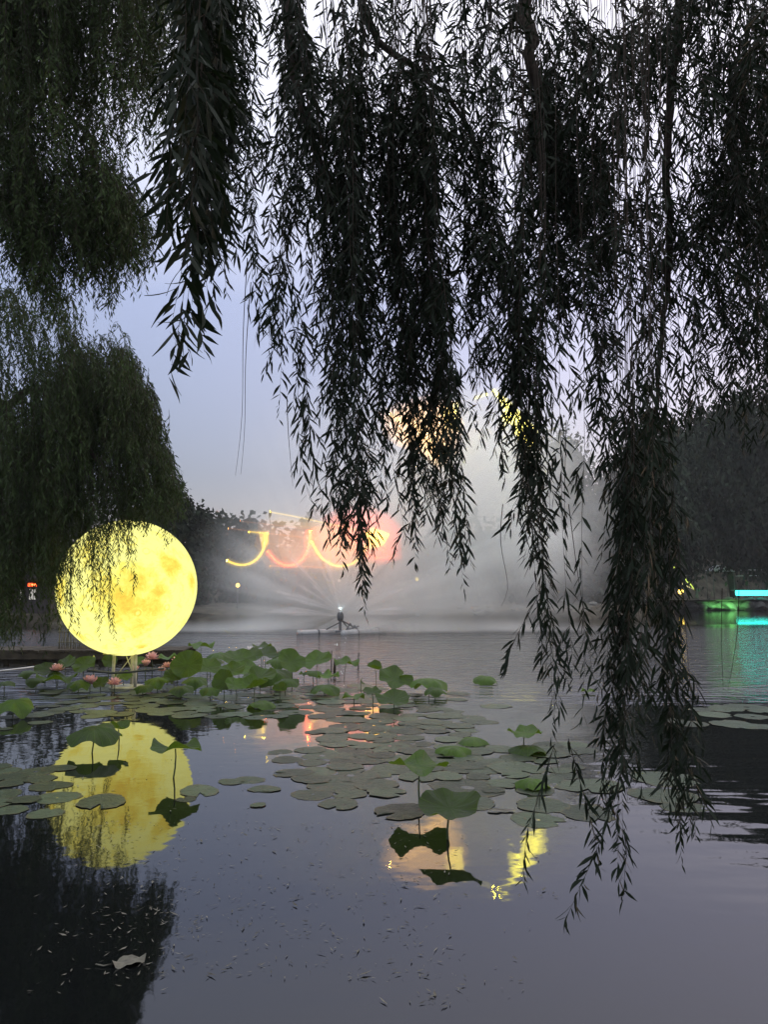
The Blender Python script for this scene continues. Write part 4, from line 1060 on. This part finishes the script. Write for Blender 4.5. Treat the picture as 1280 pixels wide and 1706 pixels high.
L_(577, 1104, 42, 17, 1132, 'wavy lotus leaf on a slanting stem right of the dark post', 10, 'wavy', dx=-4)
L_(452, 1116, 66, 28, 1150, 'broadest dark lotus leaf low in the middle cluster', 11, 'umb')
L_(432, 1128, 54, 24, 1156, 'dark lotus leaf under the broadest one', 12, 'cup')
L_(372, 1134, 36, 34, 1166, 'green lotus leaf leaning upright in front of the middle cluster', 13, 'face')
L_(392, 1141, 34, 20, 1168, 'lotus leaf tucked right of the leaning upright leaf', 14, 'cup')
L_(425, 1144, 44, 16, 1170, 'greyish folded lotus leaf showing its pale back', 15, 'fold')
L_(466, 1150, 26, 16, 1170, 'small curled lotus leaf with a raised pale edge', 16, 'fold')
L_(436, 1168, 48, 14, 1180, 'low dark lotus leaf lying nearest below the middle cluster', 17, 'umb')
L_(546, 1126, 36, 16, 1152, 'upper of two overlapping lotus leaves under the dark post', 18, 'wavy')
L_(540, 1142, 48, 20, 1160, 'lower of two overlapping lotus leaves under the dark post', 19, 'umb')
L_(508, 1123, 20, 5, 1136, 'tiny flat lotus leaf between the dark facing leaves', 20, 'wavy')
L_(408, 1115, 46, 20, 1140, 'lotus leaf half hidden inside the middle cluster', 21, 'cup')
L_(470, 1086, 34, 12, 1112, 'lotus leaf behind the dark upright facing leaf', 22, 'umb')
L_(325, 1130, 40, 24, 1158, 'dark lotus leaf below the large bright leaf by the moon', 23, 'umb')
# right-hand part of the raft
L_(625, 1114, 28, 14, 1136, 'narrow tilted lotus leaf seen nearly edge on at the raft back', 24, 'fold', az=.9)
L_(658, 1131, 56, 34, 1156, 'bright round lotus leaf with a notch facing the viewer', 25, 'notch')
L_(716, 1131, 62, 20, 1158, 'wide lotus leaf drooping down to its right end', 26, 'umb', az=1.2)
L_(727, 1147, 36, 20, 1164, 'small lotus leaf under the wide drooping one', 27, 'umb')
L_(656, 1166, 56, 24, 1188, 'round lotus leaf low over the water below the notched leaf', 28, 'face')
L_(620, 1153, 30, 12, 1178, 'small bluish lotus leaf on a thin stem left of the notched leaf', 29, 'cup')
L_(590, 1161, 36, 10, 1177, 'small flat lotus leaf above the orange reflection', 30, 'wavy')
L_(601, 1136, 14, 18, 1156, 'thin edge on lotus leaf slanting like a blade', 31, 'fold', az=1.4)
# nearer leaves
L_(788, 1229, 56, 18, 1238, 'dark lotus leaf touching the water behind its brighter neighbour', 32, 'umb')
L_(757, 1244, 58, 24, 1256, 'bright crumpled lotus leaf lying on the pad raft', 33, 'umb')
L_(700, 1276, 96, 28, 1336, 'wavy edge on lotus leaf high on a stem over the nearest pads', 34, 'wavy', dx=2)
L_(750, 1346, 98, 48, 1398, 'large green lotus leaf leaning above its own dark reflection', 35, 'cup', az=-.45, dx=-4)
L_(875, 1221, 56, 24, 1250, 'bright lotus leaf on a short stem beside the hanging willow', 36, 'wavy')
L_(882, 1242, 66, 18, 1254, 'darker lotus leaf spread just under the bright one by the willow', 37, 'umb')
L_(888, 1298, 56, 18, 1312, 'dark lotus leaf half hidden behind the hanging willow tip', 38, 'umb')
L_(810, 1128, 40, 24, 1140, 'lone crumpled lotus leaf in open water right of the raft', 39, 'umb')
L_(980, 1151, 22, 6, 1156, 'tiny lone lotus leaf between the hanging willow tips', 40, 'wavy')
L_(155, 1212, 82, 44, 1254, 'large dark lotus leaf against the reflection of the moon', 41, 'umb', dx=-6)
L_(292, 1246, 78, 16, 1296, 'wavy lotus leaf on a thin stem crossing the moon reflection', 42, 'wavy', dx=-8)
L_(197, 1214, 36, 8, 1240, 'rolled upright lotus leaf like a dark spike in the moon reflection', 43, 'fold', az=1.5)
L_(22, 1168, 62, 34, 1196, 'big lotus leaf at the left edge, nearest on that side', 44, 'umb')
# around the lantern legs
L_(110, 1106, 34, 24, 1140, 'lit lotus leaf right behind the leftmost pink flower', 45, 'face')
L_(140, 1108, 38, 26, 1142, 'lit lotus leaf under the yellow green bud', 46, 'face')
L_(182, 1102, 24, 20, 1134, 'pale lotus leaf standing edge up left of the lantern legs', 47, 'face')
L_(92, 1131, 62, 14, 1146, 'flat wide lotus leaf low left of the moon', 48, 'wavy')
L_(130, 1136, 36, 26, 1156, 'dark lotus leaf in front of the pink flowers left of the legs', 49, 'umb')
L_(58, 1131, 30, 18, 1150, 'small lotus leaf near the pale pole', 50, 'umb')
L_(168, 1138, 26, 18, 1152, 'small lit lotus leaf right of the fat pink flower', 51, 'cup')
L_(206, 1128, 30, 14, 1146, 'brightly lit lotus leaf right under the lantern', 52, 'cup')
L_(262, 1130, 44, 24, 1152, 'dark lotus leaf right of the lantern base', 53, 'umb')
L_(230, 1102, 22, 14, 1132, 'lotus leaf between the lantern legs', 54, 'cup')
L_(277, 1096, 34, 10, 1126, 'flat lotus leaf behind the pink flowers right of the legs', 55, 'wavy')
L_(45, 1118, 30, 14, 1140, 'dim lotus leaf behind the pale pole', 56, 'umb')
L_(288, 1126, 30, 22, 1150, 'lotus leaf between the lantern base and the large bright leaf', 57, 'face')
L_(8, 1136, 30, 16, 1156, 'dim lotus leaf cut by the left edge', 58, 'umb')

L_(352, 1098, 40, 16, 1124, 'lotus leaf at the back between the flat highest and broad bright ones', 60, 'umb')
L_(418, 1094, 40, 18, 1124, 'lotus leaf left of the pale bud', 61, 'cup')
L_(462, 1098, 38, 18, 1134, 'lotus leaf left of the dark upright facing one', 62, 'umb')
L_(386, 1118, 42, 24, 1150, 'darker lotus leaf in the heart of the middle cluster', 63, 'face')
L_(478, 1132, 40, 18, 1160, 'lotus leaf below the dark upright facing one', 64, 'umb')
L_(350, 1146, 36, 16, 1168, 'low lotus leaf nearest left of the leaning upright leaf', 65, 'umb')
L_(300, 1144, 40, 18, 1166, 'low lotus leaf in front of the large bright leaf', 66, 'umb')
L_(240, 1142, 34, 14, 1158, 'low lotus leaf right in front of the lantern base', 67, 'umb')
L_(75, 1116, 34, 20, 1142, 'lotus leaf just left of the leftmost pink flower', 68, 'face')
L_(520, 1118, 30, 12, 1144, 'lotus leaf under the wide dark leaf by the post', 69, 'umb')
# flowers
def petal_mesh(L, wd, cup):
    v, f = [], []; n = 6
    for i in range(n + 1):
        t = i / n; w_ = wd * math.sin(PI * min(1, (.12 + .88 * t) ** .8)) + .002; 
        z = L * t; o = cup * math.sin(t * PI * .62)
        for s in (-1, -.5, 0, .5, 1): v.append((s * w_, o - abs(s) ** 2 * w_ * .35, z))
    for i in range(n):
        for s in range(4):
            a = i * 5 + s; f.append((a, a + 1, a + 6, a + 5))
    me = bpy.data.meshes.new('petal'); me.from_pydata(v, [], f); me.update(); me.polygons.foreach_set('use_smooth', [True] * len(me.polygons))
    return me
PM = petal_mesh(.16, .055, .05); PM.materials.append(M_PETAL)
PW = petal_mesh(.16, .05, .05); PW.materials.append(M_WPETAL)
def flower(cx, cy, size, base_y, label, mesh=PM, open_=.5, kinds='pink lotus flowers by the moon lantern'):
    g = W(cx, base_y); c = P(cx, cy, g.y)
    t = empty('lotus_flower', (g.x, g.y, 0)); tag(t, label, 'flower', kinds)
    MB().tube([(0, 0, -.2), (rng.uniform(-.03, .03), 0, c.z * .5), (c.x - g.x, 0, c.z - size * .3)], .009, 6).build('stem', M_STEM, t)
    MB().lathe((c.x - g.x, 0, c.z - size * .28), [(.008, 0), (.03, .03), (.035, .06), (.03, .065)], 12).build('seed_head', M_BUD, t)
    sc = size / .25
    for ring, (k, lean) in enumerate(((6, .25), (7, .6), (8, 1.0))):
        for i in range(k):
            a = 2 * PI * (i + .5 * ring) / k + rng.uniform(-.12, .12)
            o = bpy.data.objects.new('petal', mesh); COL.objects.link(o); o.parent = t
            o.location = (c.x - g.x, 0, c.z - size * .30); o.scale = (sc,) * 3
            o.rotation_mode = 'QUATERNION'
            o.rotation_quaternion = Euler((0, 0, a)).to_quaternion() @ Euler((-(lean * open_ * 1.5) + rng.uniform(-.1, .1), 0, 0)).to_quaternion()
flower(95, 1112, .30, 1142, 'leftmost pink lotus flower, above the end of the pale pole')
flower(150, 1132, .32, 1154, 'fat pink lotus flower low left of the lantern legs', open_=.35)
flower(191, 1134, .27, 1153, 'half open pink lotus flower in front of the lantern legs', open_=.7)
flower(253, 1091, .30, 1128, 'wide open pink lotus flower touching the moon bottom', open_=.8)
flower(243, 1104, .25, 1136, 'closed pink lotus flower just right of the lantern leg', open_=.3)
flower(225, 1113, .20, 1140, 'small pink lotus flower between the lantern legs', open_=.4)
flower(279, 1107, .22, 1140, 'lower pink lotus flower of the pair left of the bright leaf', open_=.6)
flower(295, 1098, .24, 1140, 'upper pink lotus flower of the pair left of the bright leaf', open_=.8)
flower(269, 1114, .18, 1142, 'small dim pink lotus flower under the pair', open_=.6)
flower(416, 1080, .24, 1112, 'single white lotus flower at the back of the leaf cluster', PW, .8, 'white lotus flowers')
def bud(cx, cy, size, base_y, label):
    g = W(cx, base_y); c = P(cx, cy, g.y); t = empty('lotus_bud', (g.x, g.y, 0)); tag(t, label, 'flower bud', 'lotus buds')
    MB().tube([(0, 0, -.2), (.02, 0, c.z * .5), (0, 0, c.z - size * .4)], .009, 6).build('stem', M_STEM, t)
    MB().lathe((0, 0, c.z - size * .5), [(.01, 0), (size * .24, size * .25), (size * .26, size * .45), (size * .14, size * .8), (.004, size)], 14).build('bud', M_BUD, t)
bud(154, 1096, .13, 1136, 'yellow green lotus bud standing left of the lantern')
bud(434, 1091, .12, 1120, 'pale lotus bud below the white lotus flower')
# short dark posts and reeds beside the raft
def post(px, y0, y1, wpx, label, name='water_post'):
    g = W(px, y1); top = P(px, y0, g.y); r = wpx * MPP(g.y) / 2
    o = MB().tube([(0, 0, -.4), (r * .2, 0, top.z * .5), (r * .5, 0, top.z)], [r, r * .95, r * .8], 10).build(name, M_DARKWOOD, None, (g.x, g.y, 0))
    tag(o, label, 'post', 'posts in the water')
post(557, 1100, 1122, 5, 'short thick dark post right of the wide dark lotus leaf')
post(552, 1084, 1124, 2, 'thin dark stake beside the short thick post')
post(597, 1087, 1117, 2, 'thin lone stake right of the slanting leaf')

# floating pads
PADS = []
for i in range(9):
    me = blade_mesh(1.0, 100 + i, cup=.0, wave=.006, notch=(.16 if i % 3 == 0 else 0), rings=4, seg=30, ragged=.035); me.materials.append(M_PAD); PADS.append(me)
zl = [0.004]
def pad(cx, cy, w, label, group, tilt=0.0):
    g = W(cx, cy); R = w * MPP(g.y) / 2
    zl[0] = .002 + (zl[0] + .0011) % .008
    o = link('lily_pad', rng.choice(PADS), None, None, (g.x, g.y, zl[0] + abs(tilt) * R))
    o.rotation_euler = (rng.gauss(0, .007), tilt + rng.gauss(0, .007), rng.uniform(0, 6.28)); k = rng.uniform(.88, 1.12)
    o.scale = (R * k, R / k, R)
    tag(o, label, 'lily pad', group)
    return g, R
used = []
def padx(cx, cy, w, label, group, **k): used.append(pad(cx, cy, w, label, group, **k))
G = 'nearest floating pads'
padx(670, 1352, 90, 'clean round pad touching the large leaning lotus leaf', G)
padx(780, 1312, 116, 'big ribbed pad under the wavy edge on leaf', G)
padx(785, 1337, 84, 'torn edged pad right of the large leaning leaf', G)
padx(565, 1340, 66, 'lowest pad of the middle raft with nibbled surface', G)
padx(522, 1323, 72, 'oval pad at the lower left corner of the middle raft', G)
padx(583, 1323, 58, 'pad between the two lowest pads of the middle raft', G)
padx(644, 1321, 62, 'pad with a pale broken edge near the thin stem', G)
padx(555, 1308, 84, 'pad at the left edge of the middle raft, second row', G)
padx(625, 1307, 76, 'pad in the second row of the middle raft', G)
padx(585, 1292, 92, 'broad pad in the third row of the middle raft', G)
padx(840, 1305, 60, 'pad right of the big ribbed pad', G)
padx(822, 1317, 38, 'little pad just below and right of the ribbed pad', G)
padx(893, 1317, 64, 'pad beneath the dark leaf behind the willow tip', G)
padx(905, 1342, 86, 'pad left of the hanging willow, above a dark pad', G)
padx(895, 1366, 86, 'dark pad lowest behind the left willow tip', G)
padx(982, 1355, 92, 'pad between the left and middle willow tips', G)
padx(985, 1310, 100, 'pale pad behind the middle willow tip', G)
padx(1110, 1298, 108, 'large pad crossed by the right willow tip', G)
padx(1106, 1326, 100, 'large pad just below another, left of the right willow tip', G)
padx(1140, 1345, 70, 'pad peeping out right of the right willow tip', G)
padx(760, 1270, 40, 'small bluish pad right of the wavy edge on leaf', G)
padx(860, 1280, 90, 'bluish pad below the bright leaf by the willow', G)
padx(960, 1250, 70, 'faint pad behind the willow, right of the bright leaf', G)
G2 = 'pale pads at the right edge'
for x, y, w, lab in [(1262, 1211, 60, 'lowest pale pad cut by the right edge'), (1222, 1207, 74, 'broad pale pad second from the right edge, lower row'), (1150, 1206, 60, 'pale pad beside the right willow curtain, lower row'), (1190, 1191, 60, 'pale pad in the middle of the right group'), (1255, 1194, 54, 'pale pad at the right edge, middle row'), (1210, 1182, 60, 'narrow pale pad in the upper row of the right group'), (1170, 1183, 44, 'small pale pad left in the upper row of the right group'), (1245, 1178, 70, 'farthest pale pad at the right edge'), (1268, 1185, 40, 'pale pad peeping from the right edge, upper row'), (1195, 1177, 50, 'farthest narrow pale pad in the right group'), (1120, 1200, 40, 'pale pad just behind the right willow tip')]:
    padx(x, y, w, lab, G2)
G3 = 'pads in the left shallows'
for x, y, w, lab in [(170, 1336, 100, 'long pale pad across the foot of the moon reflection'), (95, 1329, 88, 'dark pad left of the long pale one in front of the moon reflection'), (332, 1318, 82, 'pad at the right rim of the moon reflection'), (40, 1333, 62, 'small dark pad at the far left beside the dark pad'), (65, 1298, 66, 'pad in the left shallows above the dark ones'), (20, 1305, 60, 'pad cut by the left edge, upper'), (15, 1350, 70, 'pad cut by the left edge, lower'), (66, 1204, 46, 'pad in front of the big leaf at the left edge'), (60, 1192, 60, 'pale pad row left of the moon reflection, upper'), (20, 1195, 50, 'pale pad at the left edge beside the big leaf'), (8, 1215, 30, 'pad at the left edge below the big leaf'), (415, 1300, 60, 'pad alone right of the moon reflection'), (440, 1315, 58, 'crinkled pad alone right of the moon reflection, lower'), (430, 1342, 32, 'smallest lone pad below the crinkled one'), (310, 1332, 40, 'half sunk pad below the rim of the moon reflection'), (385, 1303, 50, 'dim pad just left of the lone pads')]:
    padx(x, y, w * .82, lab, G3)
G4 = 'pads left of the middle raft'
for x, y, w, lab in [(467, 1253, 40, 'lone pad at the left end of the middle raft'), (478, 1266, 50, 'ragged pad left of the middle raft, second from top'), (518, 1250, 52, 'smooth pad left of the middle raft near the top'), (520, 1271, 48, 'pad left of the middle raft in the middle'), (488, 1288, 60, 'crumpled pad left of the middle raft'), (452, 1316, 30, 'pad on its own far left of the oval pad'), (562, 1225, 48, 'dark rimmed pad beside the pink reflection'), (525, 1220, 34, 'pad above the pink reflection'), (560, 1252, 46, 'pad at the upper left of the middle raft')]:
    padx(x, y, w, lab, G4)
def fill(poly_x, y0, y1, n, wfun, label, group, minsep):
    k = 0; tries = 0
    while k < n and tries < n * 40:
        tries += 1
        y = y0 + (y1 - y0) * rng.random(); xa, xb = poly_x(y); x = rng.uniform(xa, xb)
        g = W(x, y); R = wfun(y) * MPP(g.y) / 2
        if any((g - q).length < (R + r2) * minsep for q, r2 in used): continue
        used.append(pad(x, y, wfun(y), label(x, y) if callable(label) else label, group)); k += 1
fill(lambda y: (60 + (y - 1140) * .4, 620), 1142, 1196, 95, lambda y: rng.uniform(34, 56), lambda x, y: 'packed pad, %s rows, %s' % ('back' if y < 1160 else 'middle' if y < 1178 else 'front', 'left of the lantern legs' if x < 190 else 'under the moon lantern' if x < 290 else 'below the bright leaf by the moon' if x < 370 else 'below the middle leaf cluster' if x < 480 else 'below the dark posts'), 'packed pads below the lotus leaves', .66)
fill(lambda y: (560 - (y - 1190) * .4, 800), 1190, 1300, 62, lambda y: rng.uniform(40, 66), lambda x, y: 'overlapping pad of the middle raft, %s, %s' % ('far row' if y < 1215 else 'second row' if y < 1240 else 'third row' if y < 1270 else 'nearest row', 'at its left end' if x < 590 else 'left of its middle' if x < 660 else 'right of its middle' if x < 730 else 'at its right end'), 'overlapping pads of the middle raft', .68)
fill(lambda y: (600, 770), 1150, 1200, 16, lambda y: rng.uniform(26, 44), lambda x, y: 'thin pad %s the round lotus leaves, %s' % ('behind' if y < 1165 else 'among' if y < 1182 else 'in front of', 'left part' if x < 660 else 'middle part' if x < 720 else 'right part'), 'thin pads under the round leaves', .7)
fill(lambda y: (780, 960), 1240, 1300, 14, lambda y: rng.uniform(40, 66), lambda x, y: 'dim bluish pad, %s, %s the bright leaf by the willow' % ('nearer' if y > 1270 else 'farther', 'left of' if x < 850 else 'right of' if x > 905 else 'below'), 'dim bluish pads left of the willow tips', .7)
fill(lambda y: (-30, 110), 1270, 1360, 9, lambda y: rng.uniform(44, 66), lambda x, y: 'dim pad in the left shallows, %s, %s' % ('cut by the left edge' if x < 25 else 'a little in from the edge', 'upper' if y < 1300 else 'middle' if y < 1330 else 'lower'), 'dim pads at the left edge', .72)
padx(826, 1177, 50, 'thin pale pad alone in open water right of the raft', 'lone pads in open water')

# ------------------------------------------------------------------ floating litter, foam, submerged reeds
def litter():
    pos, d, sz = [], [], []
    g = np.random.default_rng(5)
    spots = []
    for _ in range(900):
        x = g.uniform(150, 760); y = 1370 + g.random() ** 1.4 * 260
        if g.random() < .10: x = g.uniform(40, 330); y = g.uniform(1390, 1660)
        spots.append((x, y))
    for _ in range(170): spots.append((g.uniform(130, 420), g.uniform(1200, 1420)))
    for _ in range(70): spots.append((g.uniform(620, 900), g.uniform(1380, 1690)))
    for c in [(595, 1630), (720, 1660), (735, 1670), (553, 1482), (890, 1430), (905, 1490), (330, 1540), (250, 1520), (110, 1560), (40, 1300)]:
        for _ in range(9): spots.append((c[0] + g.normal() * 12, c[1] + g.normal() * 4))
    for x, y in spots:
        p = W(x, y); pos.append((p.x, p.y, .004 + g.random() * .006)); a = g.uniform(0, 6.28)
        d.append((math.cos(a), math.sin(a), .03)); sz.append(g.uniform(.012, .05) * (1.7 if g.random() < .12 else 1))
    pos, d, sz = map(np.array, (pos, d, sz))
    N = len(pos); d /= np.linalg.norm(d, axis=1)[:, None]
    side = np.stack([-d[:, 1], d[:, 0], g.normal(size=N) * .1], 1)
    L = sz[:, None]; Wd = L * g.uniform(.08, .28, (N, 1))
    v = np.stack([pos, pos + d * L * .4 + side * Wd * .5, pos + d * L * .4 - side * Wd * .5, pos + d * L + np.array([0, 0, .004])], 1).reshape(-1, 3)
    b = (np.arange(N) * 4)[:, None]
    t = np.stack([b + np.array([0, 2, 1]), b + np.array([1, 2, 3])], 1).reshape(-1, 3)
    o = link('floating_litter', mesh_np('floating_litter', v, t), M_LITTER)
    tag(o, 'scattered fallen willow leaves and bits floating on the near water', 'leaf litter', kind='stuff')
litter()
fw = empty('dead_leaf', W(215, 1605)); tag(fw, 'pale withered leaf floating in the dark willow reflection', 'leaf')
mb = blade_mesh(.075, 77, cup=.05, wave=.3, rings=5, seg=24); mb.materials.append(principled('withered leaf', (.10, .095, .07), .7, var=.4, vscale=20))
o = link('blade', mb, None, fw, (0, 0, .012)); o.scale = (1.25, .8, .7); o.rotation_euler = (0, 0, .5)
MB().tube([(-.08, -.03, .012), (-.13, -.045, .008), (-.18, -.03, .01)], .004, 6).build('stalk', M_LITTER, fw)
fl2 = link('fallen_leaf', blade_mesh(.09, 79, cup=.02, wave=.05, rings=4, seg=20), M_LITTER, None, W(836, 1352) + Vector((0, 0, .014))); fl2.scale = (1.6, .45, 1)
tag(fl2, 'dark pointed fallen leaf on open water right of the torn pad', 'leaf')

# ------------------------------------------------------------------ air
hz = MB().box((5, 66, 21), (250, 176, 44)).build('haze', None, None, smooth=False)
hm = bpy.data.materials.new('evening haze'); hm.use_nodes = True
hn, hl = hm.node_tree.nodes, hm.node_tree.links; hn.remove(hn['Principled BSDF'])
pv = hn.new('ShaderNodeVolumePrincipled'); pv.inputs['Color'].default_value = (.9, .93, .97, 1); pv.inputs['Density'].default_value = .0004
hl.new(pv.outputs[0], hn['Material Output'].inputs['Volume'])
hz.data.materials.append(hm); tag(hz, 'thin evening haze over the lake', 'haze', kind='stuff')
